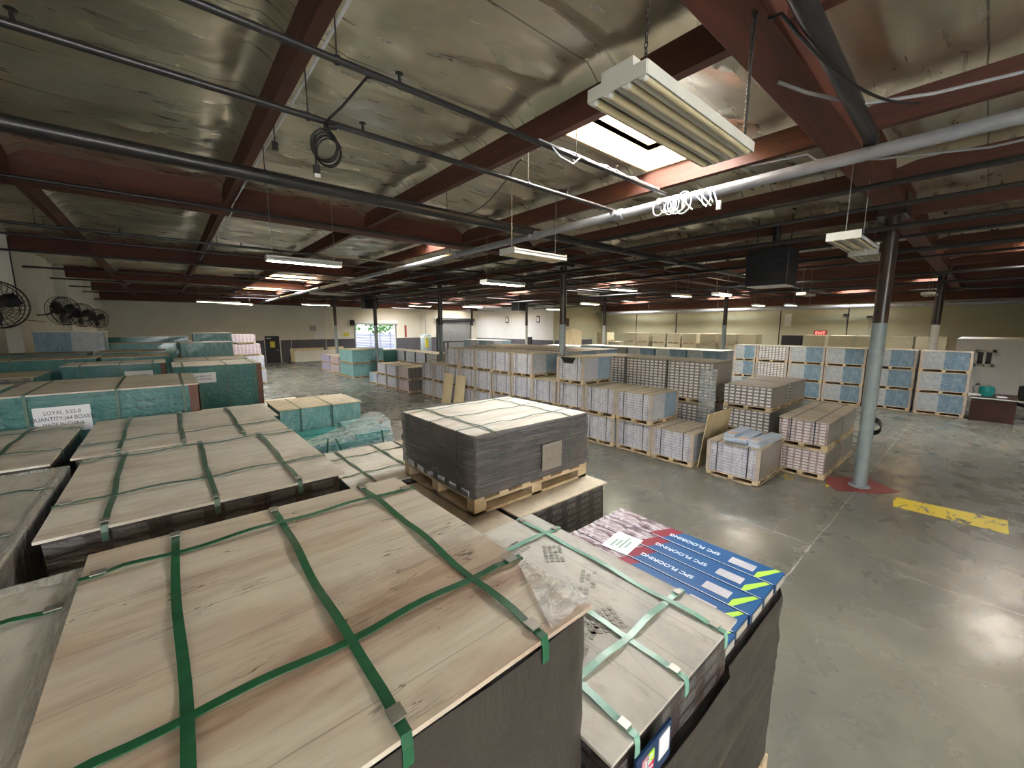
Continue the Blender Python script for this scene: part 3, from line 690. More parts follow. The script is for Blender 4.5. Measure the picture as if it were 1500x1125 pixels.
# film skin on the sides of F1
def skin(t, dx, dy, z0, z1, mat, e=.02, sides='xX yY', name='stretch_film', folds=.012, seed=0, nz=14, na=26):
    m = MB(); hx, hy = dx/2+e, dy/2+e; r = .03
    ring = []
    def seg(a, b, n):
        for i in range(n): ring.append((a[0]+(b[0]-a[0])*i/n, a[1]+(b[1]-a[1])*i/n))
    seg((-hx+r, -hy), (hx-r, -hy), na); seg((hx, -hy+r), (hx, hy-r), na); seg((hx-r, hy), (-hx+r, hy), na); seg((-hx, hy-r), (-hx, -hy+r), na)
    n = len(ring)
    for j in range(nz+1):
        z = z0+(z1-z0)*j/nz
        for i, (x, y) in enumerate(ring):
            f = folds*noise.noise(Vector((x*1.5+seed, y*1.5, z*14)))
            l = math.hypot(x, y); m.v.append((x+x/l*f, y+y/l*f, z+.01*noise.noise(Vector((x*4, y*4, seed)))))
    for j in range(nz):
        for i in range(n): a = j*n+i; b = j*n+(i+1) % n; m.f.append((a, b, b+n, a+n)); m.mi.append(0)
    return m.build(name, M[mat], t, smooth=True)
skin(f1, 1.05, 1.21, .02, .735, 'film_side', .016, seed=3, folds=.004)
# clear film bunched over the near right corner of F1 top
m = MB(); n = 12; cxy = (.525, -.605); H = .757
for j in range(n+1):
    for i in range(n+1):
        u, v = i/n, j/n; x = cxy[0]+.008-.15*u*(1-.8*v); y = cxy[1]-.008+.26*v
        z = H+.004+.014*abs(noise.noise(Vector((x*26, y*26, 3))))+.014*math.exp(-((u-.25)**2+(v-.3)**2)*9)
        m.v.append((x, y, z))
for j in range(n):
    for i in range(n): a = j*(n+1)+i; m.f.append((a, a+n+1, a+n+2, a+1)); m.mi.append(0)
M['film_bright'] = film('bunched_stretch_film', srgb(236,238,240), .25, .9, .12, (3, 3, 3), 8, .6)
o = m.build('corner_film', M['film_bright'], f1, smooth=True)
# L0: film edged load at lower left
under(-1.55, .7, -.28, 1.85, 1.45, 2, ('darkfilm_y', 'darkfilm_x', 'top_k'), 'the film-edged load at lower left')
l0 = fg(-1.55, .7, 1.45, -.28, 1.84, 2.2, ('darkfilm_y', 'darkfilm_x', 'top_k'), 'top_g', 'pale grey-topped load with film over its rim at the lower left corner', [('y', -.62), ('y', -1.1), ('x', 1.62)])
def rim_film(t, dx, dy, H, w=.12, seed=0):
    m = MB(); hx, hy = dx/2+.02, dy/2+.02; n = 24
    outer, inner, low = [], [], []
    for s in range(4*n):
        k, f = divmod(s, n); f = f/n*2-1
        x, y = [(f*hx, -hy), (hx, f*hy), (-f*hx, hy), (-hx, -f*hy)][k]
        ww = w*(1+.35*noise.noise(Vector((x*3, y*3, seed))))
        r = .06
        ix = max(-hx+ww, min(hx-ww, x)); iy = max(-hy+ww, min(hy-ww, y))
        # round the inner corners
        if abs(ix) > hx-ww-r and abs(iy) > hy-ww-r:
            cx_, cy_ = math.copysign(hx-ww-r, ix), math.copysign(hy-ww-r, iy); d = Vector((ix-cx_, iy-cy_)); 
            if d.length > r: d = d.normalized()*r
            ix, iy = cx_+d.x, cy_+d.y
        outer.append((x, y, H+.010)); inner.append((ix, iy, H+.006)); low.append((x*1.004, y*1.004, H-.35))
    N_ = 4*n; m.v = low+outer+[((a[0]+b[0])/2, (a[1]+b[1])/2, H+.014+.012*abs(noise.noise(Vector((a[0]*9, a[1]*9, seed))))) for a, b in zip(outer, inner)]+inner
    for r_ in range(3):
        for i in range(N_): j = (i+1) % N_; m.f.append((r_*N_+i, r_*N_+j, (r_+1)*N_+j, (r_+1)*N_+i)); m.mi.append(0)
    return m.build('stretch_film', M['film_rim'], t, smooth=True)
M['film_rim'] = film('rim_stretch_film', srgb(196,192,184), .3, .8, .25, (14, 2, 2), 3, .5)
rim_film(l0, 1.27, 1.14, .75, .05, 2)
# L1, L1b
under(-1.7, 2.06, -.50, 3.42, 1.45, 2, ('darkfilm_y', 'darkfilm_x', 'top_k'), 'the film-rimmed load at left')
l1 = fg(-1.7, 2.06, 1.45, -.52, 3.40, 2.18, ('darkfilm_y', 'darkfilm_x', 'top_k'), 'top_g', 'grey-topped load with film rim left of the striped row', [('y', -.85), ('y', -1.3), ('x', 3.0), ('x', 2.4)], 'strap_g')
rim_film(l1, 1.18, 1.34, .73, .045, 5)
under(-1.8, 3.5, -.6, 4.8, 1.45, 2, ('darkfilm_y', 'darkfilm_x', 'top_k'), 'the pale load before the long teal load')
l1b = fg(-1.8, 3.5, 1.45, -.6, 4.82, 2.2, ('darkfilm_y', 'darkfilm_x', 'top_k'), 'top_b', 'pale-topped load directly before the long signed teal load, at left', [('y', -.86), ('x', 3.85), ('x', 4.6)], 'strap_g')
# row 2, row 3
under(-.44, 2.24, .66, 3.46, 1.45, 2, ('darkcart_y', 'darkcart_x', 'top_k'), 'the second load behind the streaked one')
r2 = fg(-.44, 2.24, 1.45, .67, 3.47, 2.2, ('darkcart_y', 'darkcart_x', 'top_k'), 'top_b', 'pale-topped load with dark carton front just behind the streaked foreground load', [('y', -.26), ('y', .11), ('y', .46), ('x', 2.6), ('x', 3.36)], 'strap_g')
under(-.5, 3.55, .66, 4.8, 1.45, 2, ('darkcart_y', 'darkcart_x', 'top_k'), 'the third load behind the streaked one')
r3 = fg(-.5, 3.55, 1.45, .66, 4.8, 2.2, ('darkcart_y', 'darkcart_x', 'top_k'), 'top_b', 'pale-topped load in front of the teal loads, third behind the foreground', [('y', -.3), ('y', .03), ('y', .38), ('x', 3.85)], 'strap_g')
# F2
under(.86, .585, 1.72, 1.82, 1.2, 2, ('darkfilm_y', 'darkfilm_x', 'top_k'), 'the boot-printed load')
f2 = fg(.86, .57, 1.2, 1.72, 1.82, 1.77, ('darkcart_y', 'darkcart_x', 'top_k'), 'top_g', 'grey-topped load with boot prints and mint straps, right of the streaked one', [('y', .97), ('y', 1.28), ('y', 1.61), ('x', .8), ('x', 1.58)], 'strap_l', w=.026)
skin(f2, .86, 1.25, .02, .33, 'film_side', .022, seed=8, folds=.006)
# boot print pattern on F2 top : small diamond lugs
for (bx_, by_, a_, n1_, n2_) in ((-.30, -.38, .35, 10, 4), (-.10, -.30, -.4, 6, 5), (-.28, -.08, .25, 7, 4), (.20, .12, .9, 6, 4), (.1, -.15, .6, 7, 3), (-.05, .3, .2, 8, 4)):
    bp = MB(); mt = Matrix.Translation((bx_, by_, 0)) @ Matrix.Rotation(a_, 4, 'Z')
    for i in range(n1_):
        for j in range(n2_):
            if random.random() < .15: continue
            bp.box(i*.028, j*.028, .5735, i*.028+.019, j*.028+.019, .5743, m=mt)
    bp.build('boot_print', M['grime'], f2)

# printed carton showing through the film on the end of F2
pc = MB().box(-.33, -.648, .36, -.12, -.640, .50).build('printed_carton_end', M['blue_side'], f2)
MB().box(-.20, -.651, .40, -.135, -.648, .485).build('white_label', M['paper'], pc)
lg = MB(); 
lg.box(-.30, -.651, .44, -.265, -.648, .475, 0); lg.box(-.265, -.651, .44, -.23, -.648, .475, 1); lg.box(-.265, -.651, .405, -.23, -.648, .44, 2); lg.box(-.30, -.651, .405, -.265, -.648, .44, 3)
lg.build('square_logo', [M['salmon'], M['green_tri'], M['pinkp'], M['navy']], pc)
ll = MB()
ll.box(-.285, -.654, .41, -.281, -.651, .47); ll.box(-.285, -.654, .41, -.245, -.651, .414); ll.box(-.272, -.654, .422, -.268, -.651, .47); ll.box(-.272, -.654, .422, -.24, -.651, .426); ll.box(-.272, -.654, .445, -.25, -.651, .449); ll.box(-.272, -.654, .466, -.245, -.651, .47)
ll.build('logo_lines', M['white_print'], pc)
# F3 with open blue cartons on top
under(1.86, .66, 2.85, 1.9, .7, 1, ('darkfilm_y', 'darkfilm_x', 'top_k'), 'the blue-topped load')
f3 = load(1.86, .68, .7, .99, 1.20, .69, ('darkcart_y', 'darkcart_x', 'top_k'), 'load with bright blue printed flooring cartons on top, at the right foreground', None, .13)
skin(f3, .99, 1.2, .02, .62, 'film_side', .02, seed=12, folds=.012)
for i in range(5):
    cx = .40-.197*i
    cb = MB(); cb.box(-.0955, -.61, 0, .0955, .61, .058, mats=[1, 0, 1, 1, 1, 1])
    c = bevel(cb.build('flooring_carton', [M['blue_top'], M['blue_side']], f3, (cx, .0+.01*math.sin(i*3), .691)), .004)
    top = .0585
    MB().box(-.045, -.47, top-.001, .035, -.32, top+.0012).build('blank_label', M['lab_grey'], c)
    if i < 4: text('SPC FLOORING', .050, M['white_print'], c, (.0, -.07, top+.0004), (0, 0, PI/2), sx=1.05, bold=.0008)
    tr = MB(); tr.quad([(.09, -.59, top+.0016), (.09, -.56, top+.0016), (-.03, -.492, top+.0016), (-.09, -.492, top+.0016), (-.09, -.515, top+.0016)]); tr.build('green_stripe', M['green_tri'], c)
    MB().box(-.094, -.6, top-.001, -.090, .2, top+.0008).build('edge_line', M['white_print'], c)
    MB().box(-.07, -.6135, .008, .07, -.610, .050).build('end_label', M['grime'], c)
pp = tag(bevel(MB().box(-.13, -.1, 0, .13, .1, .0015).build('paper_sheet', M['paper'], None, (2.37, 1.55, 1.4525), (0, 0, .12)), .0003), 'white printed sheet lying on the blue flooring cartons', 'paper')
for k, (a, b) in enumerate(((-.05, .05), (-.08, .09), (-.06, .03), (-.09, .02))):
    MB().box(a, -.05+.03*k, .0015, b, -.04+.03*k, .0022).build('text_line', M['strap_l'], pp)
# platform loads under the wrapped box and towards the back
U = ('darkcart_y', 'darkcart_x', 'top_k')
def plat(x0, y0, x1, y1, z1, sheet, label, straps, cat_mat='strap_g', st=U):
    load(x0, y0, 0, x1-x0, y1-y0, z1/2-.003, st, 'lower load under the '+label, None, .12, sheet='top_k')
    return fg(x0, y0, z1/2, x1, y1, z1, st, sheet, label, straps, cat_mat, w=.024)
plat(2.02, 2.27, 3.14, 3.50, 1.49, 'top_k', 'right platform load carrying the film-wrapped box, with carton ends showing', [])
plat(.95, 2.27, 1.97, 3.50, 1.47, 'top_k', 'left platform load carrying the film-wrapped box', [], st=('tealside_y', 'greyfilm_x', 'top_k'))
plat(1.2, 3.62, 2.12, 4.95, 1.5, 'top_b', 'low pale-topped load with crossed straps left of the film-wrapped box', [('y', 1.42), ('y', 1.86), ('x', 4.0), ('x', 4.6)])
plat(2.18, 3.62, 3.15, 4.95, 1.5, 'top_a', 'low streaked-topped load half hidden by the film-wrapped box', [])
# M : film wrapped box on its own pallet
mx0, my0, mx1, my1 = 1.74, 2.50, 3.12, 3.73
mb = load(mx0, my0, 1.495, mx1-mx0, my1-my0, .655, ('greyfilm_y', 'darkfilm_x', 'top_b'), 'grey film-wrapped load on a wooden pallet standing on the platform loads', None, .14, sheet='top_b', over=.0)
for i, (ax, p) in enumerate((('y', 1.95), ('y', 2.86), ('x', 2.72), ('x', 3.15), ('x', 3.58))):
    dx, dy = mx1-mx0, my1-my0
    if ax == 'y': hang_strap(mb, 'y', p-(mx0+mx1)/2, -dy/2-.01, dy/2+.01, .657, .02, 'strap_g', i, .5)
    else: hang_strap(mb, 'x', p-(my0+my1)/2, -dx/2-.01, dx/2+.01, .659, .014, 'strap_g', i, .5)
skin(mb, mx1-mx0, my1-my0, .15, .668, 'film_dark', .022, seed=21, folds=.022, nz=40)
MB().box(.02, -.664, .22, .27, -.658, .46).build('document_pouch', M['paper_dim'] if 'paper_dim' in M else M['greyfilm_x'], mb)
jg = MB()
for i in range(6): jg.box(-.712, -.57+.19*i, .155, -.704, -.47+.19*i, .205)
jg.build('carton_end_labels', M['paper'], mb)

# teal loads, left middle
def teal(x0, y0, z0, x1, y1, z1, label, st=('tealside_y', 'tealside_x', 'top_k'), sheet='top_b', straps=(), sheet_sign=None, posts=True):
    t = load(x0, y0, z0, x1-x0, y1-y0, z1-z0, st, label, None, .12, sheet=sheet, straps=[(a, p) for a, p in straps], strap_mat='strap_g', sw=.02, over=.008)
    if posts:
        h = z1-z0-.13; dx, dy = x1-x0, y1-y0
        MB().box(dx/2-.07, -dy/2-.012, .12, dx/2+.01, -dy/2, .12+h).box(dx/2, -dy/2-.012, .12, dx/2+.012, -dy/2+.06, .12+h).build('corner_post', M['darkwood_p'], t)
    if sheet_sign:
        a, b, c, d = sheet_sign; dy = y1-y0
        s = MB().box(a, -dy/2-.008, b, c, -dy/2-.004, d).build('paper_sign', M['paper'], t)
        txt = MB()
        return t, s, (a, b, c, d, -dy/2-.0085)
    return t
M['darkwood_p'] = plain('brown_corner_post', srgb(96,62,48), .6)
under(-1.07, 4.95, .2, 6.15, 1.38, 2, ('tealside_y', 'tealside_x', 'top_k'), 'the signed teal load')
d1, s, (a, b, c, d, yy) = teal(-1.07, 4.95, 1.38, .19, 6.15, 2.45, 'long teal load with large white sign and yellowish top, at left', straps=(('y', -.47), ('y', .06), ('y', .52)), sheet_sign=(-.44, .74, -.11, .96))
for k, (tx, sz) in enumerate((('LOYAL 3/32-8', .045), ('QUANTITY:(64 BOXES)', .045), ('MADE IN CHINA', .04))):
    text(tx, sz, M['ink'], s, ((a+c)/2, yy, d-.05-.05*k), (PI/2, 0, 0), sx=.8)
def dots(t, x0, x1, z0, z1, y, nx, nz):
    m = MB()
    for i in range(nx):
        for j in range(nz):
            x = x0+(x1-x0)*i/(nx-1); z = z0+(z1-z0)*j/(nz-1)
            m.box(x-.012, y-.003, z-.007, x+.012, y, z+.007)
    m.build('printed_marks', M['dot'], t)
M['dot'] = plain('dark_teal_print', srgb(12,64,66), .4)
dots(d1, .2, .5, .75, .95, -.601, 7, 4)
under(-1.4, 10.2, -.05, 11.2, 1.25, 1, ('tealside_y', 'tealside_x', 'top_k'), 'the small-sign teal load, further back')
d2, s2, q2 = teal(-1.42, 10.2, 1.25, -.06, 11.2, 2.32, 'teal load with a small white sign left of the tall teal load', straps=(('y', -.45), ('y', .05), ('y', .5)), sheet_sign=(.1, .7, .5, .93))
under(.05, 8.8, 1.3, 9.9, 1.27, 1, ('tealside_y', 'tealside_x', 'top_k'), 'the tall teal load')
d3, s3, q3 = teal(.04, 8.8, 1.27, 1.3, 9.9, 2.33, 'tall teal load whose right end stands at the aisle, with sign at its left', straps=(('y', -.5), ('y', .1), ('y', .52)), sheet_sign=(-.42, .75, -.06, .93))
dots(d3, .12, .5, .55, .9, -.551, 8, 5)
for s_, q in ((s2, q2), (s3, q3)):
    a, b, c, d, yy = q; text('QUANTITY\n(64 BOXES)', .05, M['ink'], s_, ((a+c)/2, yy, (b+d)/2), (PI/2, 0, 0))
def simple(x0, y0, z0, x1, y1, z1, st, sheet, label, straps=(), n=1, grp=None):
    H = (z1-z0)/n
    for k in range(n):
        load(x0, y0, z0+H*k, x1-x0, y1-y0, H-.003, st, label if k == n-1 else ('lowest load' if n > 2 and k == 0 else 'load')+' under the '+label, grp, .11, sheet=sheet, straps=[(a, p) for a, p in straps] if k == n-1 else None, strap_mat='strap_g', sw=.022)
simple(-2.75, 6.3, 0, -1.45, 7.5, 2.32, ('tealside_y', 'tealside_x', 'top_k'), 'top_b', 'dark load with torn film at the left picture edge', n=2)
simple(-2.78, 8.9, 0, -1.5, 10.0, 2.28, ('tealside_y', 'darkfilm_x', 'top_k'), 'top_k', 'dark green load at left wall beside small-sign teal load', n=2)
simple(-2.72, 11.5, 0, -1.1, 12.6, 2.38, ('tealside_y', 'tealside_x', 'top_k'), 'top_k', 'brown-topped load at the left wall below the fans', [('y', -.3), ('y', .4)], n=2)
simple(-1.05, 11.6, 0, .0, 12.8, 2.37, ('tealside_y', 'tealside_x', 'top_k'), 'top_k', 'brown-topped load right of the wall-side one, left of the aisle', [('y', 0)], n=2)
simple(-2.74, 13.2, 0, -1.4, 14.3, 2.4, ('tealside_y', 'tealside_x', 'top_k'), 'top_d', 'brown-topped load directly before the blue wall-side load', n=2)
simple(-1.3, 13.3, 0, -.05, 14.5, 2.4, ('tealside_y', 'tealside_x', 'top_k'), 'top_k', 'brown-topped load right of the blue wall-side load', n=2)
simple(.1, 12.2, 0, 1.55, 13.4, 2.2, ('tealside_y', 'tealside_x', 'top_k'), 'top_b', 'pale-topped load just behind the tall teal load', [('y', -.1)], n=2)
simple(-2.5, 15.2, 0, -1.25, 16.3, 2.87, ('blue_y', 'blue_x', 'top_w'), 'top_w', 'high blue and grey load with white edges under the wall fans', n=3)
simple(-1.75, 18, 0, .25, 19.2, 2.45, ('tealwrap_y', 'tealwrap_x', 'top_w'), 'top_b', 'wide pale green load beyond the blue wall-side load', n=2)
simple(.35, 18, 0, 1.85, 19.2, 2.44, ('tealwrap_y', 'tealwrap_x', 'top_w'), 'top_w', 'pale green wrapped load left of the far pink loads', n=2)
simple(.85, 21.5, 0, 2.2, 22.6, 2.72, ('tealwrap_y', 'tealwrap_x', 'top_w'), 'top_b', 'high pale green load behind the pale green wrapped load', n=3)
simple(-2.4, 21.5, 0, .7, 22.6, 2.6, ('tealside_y', 'tealside_x', 'top_w'), 'top_b', 'long pale-topped row of load against the far left corner', n=3)
for (x0, x1, z0, z1, st_, lb) in ((2.5, 3.85, 0, .76, 'white', 'white wrapped load at the floor below the pink loads by the exit door'), (2.4, 3.82, .765, 1.5, 'white', 'white wrapped load just under the pink loads by the exit door'),
                            (2.05, 3.7, 1.505, 2.1, 'pink', 'lower pink load of the tall stack near the far exit door'), (2.1, 3.5, 2.105, 2.6, 'pink', 'topmost pink load of the tall stack near the far exit door')):
    load(x0, 24.4, z0, x1-x0, 1.2, z1-z0, ST[st_], lb, None, .1)
# T5 and the torn open teal load
simple(1.28, 7.3, 0, 2.6, 8.4, 1.65, ('tealwrap_y', 'tealwrap_x', 'top_k'), 'top_k', 'turquoise film-wrapped load with plain wooden top in the aisle', [('y', -.35), ('y', .15)], n=2)
simple(.3, 6.7, 0, 1.15, 7.9, 1.7, ('tealside_y', 'tealside_x', 'top_k'), 'top_b', 'low pale-topped load between signed teal load and turquoise ones', n=2)
simple(.45, 9.95, 0, 2.3, 11.1, 1.25, ('white_y', 'white_x', 'top_w'), 'top_w', 'low white load lying behind the turquoise load in the aisle', n=1)
t6 = load(1.25, 5.75, .78, 1.25, 1.1, .58, ('tealwrap_y', 'tealwrap_x', 'teal_plain'), 'torn-open turquoise load with loose film and a raised right end', None, .12)
load(1.25, 5.75, 0, 1.25, 1.1, .777, ('tealwrap_y', 'tealwrap_x', 'top_k'), 'wrapped load below the torn-open turquoise load', None, .12)
for i in range(3):
    bevel(MB().box(-.6, -.5+.30*i, .55, .0 if i < 2 else .5, -.25+.30*i, .61).build('carton', M['teal_plain'], t6), .004)
for i in range(4):
    bevel(MB().box(.08, -.52+.2*i, .55, .60, -.34+.2*i, .66+.02*i).build('carton', M['tealwrap_x'], t6), .004)
m = MB(); n = 14
for j in range(n+1):
    for i in range(n+1):
        u, v = i/n, j/n
        z = .60+.17*u*u+.035*abs(noise.noise(Vector((u*5, v*7+u*6, 2))))+.06*math.sin(v*PI)*u
        if v < .12: z -= .28*(1-v/.12)
        m.v.append((-.62+1.26*u, -.575+1.0*v*(.35+.65*u), z))
for j in range(n):
    for i in range(n): a = j*(n+1)+i; m.f.append((a, a+1, a+n+2, a+n+1)); m.mi.append(0)
M['film_milky'] = film('milky_stretch_film', srgb(206,222,226), .22, .7, .15, (2, 5, 2), 4, .6)
o = m.build('loose_film', M['film_milky'], t6, smooth=True)
for i, (x, r) in enumerate(((-.35, .1), (-.1, -.35), (.48, -.12))):
    MB().box(-.01, -.003, 0, .01, .0, .34).build('strap', M['strap'], t6, (x, -.59, .36), (0, r, 0))

# ------------------------------------------------------------------ ceiling services
def pipe(pts, r, mat, label, name='sprinkler_pipe', cat='pipe', group=None, n=12):
    o = MB().tube(pts, r, n).build(name, M[mat], smooth=True); return tag(o, label, cat, group)
ZP = 4.66
main = thing('main_pipe', 'large pale grey sprinkler main running from upper right to far left', 'pipe', (5.35, 0, ZP))
MB().tube([(0, YB+.01, 0), (0, 34, 0)], .062, 16).build('pipe', M['pipe_grey'], main, smooth=True)
for y in (-2, 3.05, 3.8, 5.65, 8.2, 12.0, 15.2, 19, 23, 27, 31):
    MB().tube([(0, y-.08, 0), (0, y+.08, 0)], .078, 16).tube([(0, y, 0), (-.16, y, .0)], .045, 10).build('coupling', M['pipe_grey'], main, smooth=True)
branch = [(3.05, 4.78, .024, 'pipe_dark', 'thin dark sprinkler line nearest the camera, crossing the upper left'),
          (3.80, 4.70, .026, 'pipe_dark', 'dark sprinkler line carrying the coiled black cable'),
          (5.65, 4.72, .075, 'pipe_dark', 'thick black pipe crossing the upper left in front of the red beam'),
          (8.15, 4.86, .028, 'pipe_dark', 'dark sprinkler line running just before the first long red beam'),
          (11.3, 4.8, .028, 'pipe_dark', 'dark sprinkler line just beyond the first long red beam'),
          (12.1, 4.72, .022, 'pipe_dark', 'second thin dark line beyond the first long red beam'),
          (15.3, 4.8, .028, 'pipe_dark', 'dark sprinkler line just before the second long red beam'),
          (19.0, 4.78, .03, 'pipe_dark', 'dark sprinkler line beyond the second long red beam'),
          (22.9, 4.78, .03, 'pipe_dark', 'dark sprinkler line before the third red beam'),
          (26.8, 4.78, .03, 'pipe_dark', 'dark sprinkler line beyond the third red beam'),
          (30.7, 4.78, .03, 'pipe_dark', 'dark sprinkler line close to the far red beam'),
          (34.5, 4.6, .035, 'pipe_dark', 'farthest dark pipe line in front of the far wall')]
for i, (y, z, r, mt, lab) in enumerate(branch):
    x1 = 5.35 if i in (0, 1) else 27
    t = thing('sprinkler_pipe', lab, 'pipe', (0, y, z), 0, 'branch sprinkler lines')
    MB().tube([(XL+.01, 0, 0), (min(2.0, x1), 0, 0), (x1, 0, 0)], r, 10).build('pipe', M[mt], t, smooth=True)
    xs = [v for v in (-1.6, 1.05, 3.5, 5.9, 8.35, 13.2, 18.1, 22.9) if v < x1]
    for x in xs:
        MB().tube([(x, 0, 0), (x, 0, 5.12-z if r < .06 else 5.3-z)], .006, 5).build('hanger_rod', M['pipe_dark'], t)
        MB().lathe([(r+.008, -.012), (r+.008, .012)], n=12, m=Matrix.Translation((x, 0, 0)) @ Matrix.Rotation(PI/2, 4, 'Y')).build('hanger_ring', M['pipe_dark'], t)
    for x in ((-.5, 1.5, 4.2) if r < .06 else ()):
        MB().lathe([(.012, 0), (.012, .05), (.03, .055), (.03, .06)], (x, 0, r), 8).lathe([(.018, -.02), (.022, .02)], (x, 0, 0), 8).build('sprinkler_head', M['pipe_dark'], t)
# right side pipes
pipe([(-1, .93, 4.98), (3, .93, 4.93), (5.35, .93, 4.80), (5.35, .93, ZP+.02)], .062, 'pipe_dark', 'thick dark pipe running beside the near girder down to the grey main', n=16)
for y0, x, z, r, lab in ((-7, 7.1, 4.78, .035, 'pipe line right of the grey main, nearer one'), (-7, 8.0, 4.7, .03, 'pipe line right of the grey main, second one'), (-7, 9.3, 4.62, .045, 'pipe line just before the near column top'),
                         (-7, 10.7, 4.66, .03, 'thin pipe line behind the near column top'), (-7, 12.2, 4.6, .05, 'thick pipe line passing behind the black heater'), (-7, 14.6, 4.72, .03, 'thin pipe line beyond the black heater'),
                         (-7, 17.9, 4.6, .04, 'distant pipe line before the blue stack'), (-7, 21.0, 4.55, .05, 'distant pipe line above the blue stack'), (-7, 24.5, 4.5, .04, 'distant pipe line behind the blue stack')):
    pipe([(x, y0+.01, z), (x, 25.9, z)], r, 'pipe_dark', lab, group='long pipes at right')
t = thing('white_duct_pipe', 'long white insulated pipe along the top of the right wall', 'pipe', (33.2, 0, 4.25))
MB().tube([(0, YB+.01, 0), (0, 25.8, 0)], .13, 14).build('pipe', M['pipe_grey'], t, smooth=True)
for y in (-4, 2, 8, 14, 20): MB().tube([(0, y, .1), (0, y, .8)], .015, 6).tube([(0, y, -.01), (1.29, y, .02)], .02, 6).build('bracket', M['steel'], t)
# conduits
_r = random.Random(11)
for i in range(9):
    y = (9.6, 13.4, 17.3, 20.4, 25.3, 28.2, 6.9, 10.4, 14.3)[i]; z = 4.85-.03*(i % 4); xa = (5.6, 5.6, 2.0, 5.6, 1.0, 3.0, 5.6, 11.0, 12.0)[i]
    t = thing('electrical_conduit', 'thin pipe run %s beam zone, %s the grey main' % (['second','third','fourth','fifth','sixth','seventh','first','eighth','ninth'][i], 'crossing' if xa < 5 else 'right of'), 'pipe', (0, y, z), 0, 'thin conduit runs')
    MB().tube([(xa, 0, 0), (14, 0, -.02), (27, 0, 0)], .018+.006*(i % 3), 8).build('pipe', M['pipe_dark'], t, smooth=True)
    for x in range(int(xa)+1, 27, 3): MB().tube([(x+.07*i, 0, 0), (x+.07*i, 0, 5.36-z)], .007, 5).build('hanger_rod', M['pipe_dark'], t)
def sag(a, b, s, n=12):
    a, b = Vector(a), Vector(b); return [a.lerp(b, i/n)+Vector((0, 0, -s*4*(i/n)*(1-i/n))) for i in range(n+1)]
def cable(pts, r, mat, label, cat='cable', name='cable'):
    return tag(MB().tube(pts, r, 6).build(name, M[mat], smooth=True), label, cat)
cable([(1.07, 1.5, 5.04), (1.08, 4, 5.03), (1.07, 6.2, 5.04), (1.06, 8.6, 5.02), (1.06, 8.72, 4.93), (1.05, 9.1, 4.93), (1.05, 12, 5.03), (1.03, 16.3, 5.03)], .012, 'whitecable', 'white conduit running along the underside of the left purlin')
cable([(3.5, 3.9, 5.02)]+sag((3.5, 4.0, 5.0), (3.9, 6.2, 4.95), .25), .007, 'black', 'thin dark wire sagging below the second purlin')
cable([(3.1, 1.12, 4.94), (3.1, 1.1, 4.93)]+sag((3.1, 1.05, 4.93), (5.1, .6, 4.9), .15), .011, 'black', 'black cable looping from lamp rod along the near girder')
cable([(3.9, 1.3, 4.93), (4.1, 1.15, 4.86), (4.6, .9, 4.84), (5.0, .5, 4.9), (5.6, -1.2, 4.98)], .014, 'pipe_grey', 'bent grey conduit crossing below the near girder')
cable([(5.92, 2.2, 5.04), (5.92, 1.6, 5.0), (5.9, 1.5, 4.9), (6.1, 1.25, 4.88), (6.5, 1.0, 4.92), (7.2, .2, 4.98), (7.2, -2, 5.0)], .014, 'pipe_grey', 'grey conduit bending under the girder right of the skylight')
cable([(6.2, 1.0, 4.93), (6.0, .7, 4.8), (6.0, .0, 4.85), (6.1, -1.5, 4.97)], .012, 'pipe_grey', 'thin grey conduit right of the near girder')
# cable coil with plugs
t = thing('coiled_cable', 'black cable coil with hanging plug below the dark sprinkler line, upper left', 'cable', (1.17, 3.78, 4.66))
m = MB()
for q in range(5):
    rr = .105-.006*(q % 3); pts = []
    for k in range(20):
        a = 2*PI*k/20; pts.append((rr*math.cos(a)*.85+.012*q-.02, -.5*rr*math.cos(a)+.01*(q-2), -.16+rr*1.15*math.sin(a)-.01*q))
    m.tube(pts, .009, 6, closed=True)
m.build('cable_coil', M['black'], t, smooth=True)
MB().tube([(-.08, 0, -.1), (-.09, 0, -.2), (-.085, 0, -.33)], .008, 6).build('cable_tail', M['black'], t, smooth=True)
pg = MB().box(-.11, -.02, -.40, -.06, .02, -.33).build('plug', M['black'], t); bevel(pg, .006)
MB().box(-.107, -.017, -.43, -.063, .017, -.40).build('plug_face', M['whitemetal'], t)
MB().tube([(0, 0, -.05), (0, .0, .02), (.1, -.15, .12), (.2, -.45, .25), (.22, -.73, .12)], .011, 6).build('feed_cable', M['black'], t, smooth=True)
MB().tube([(.02, 0, .0), (.09, 0, 0.02)], .03, 8).build('clamp', M['black'], t, smooth=True)
# hanging plug left of it
t = thing('hanging_socket', 'small black socket hanging by a wire under the left purlin', 'socket', (1.02, 4.9, 5.02))
MB().tube([(0, 0, 0), (0, 0, -.17)], .005, 5).build('wire', M['black'], t); bevel(MB().box(-.025, -.02, -.25, .025, .02, -.17).build('socket', M['black'], t), .006)
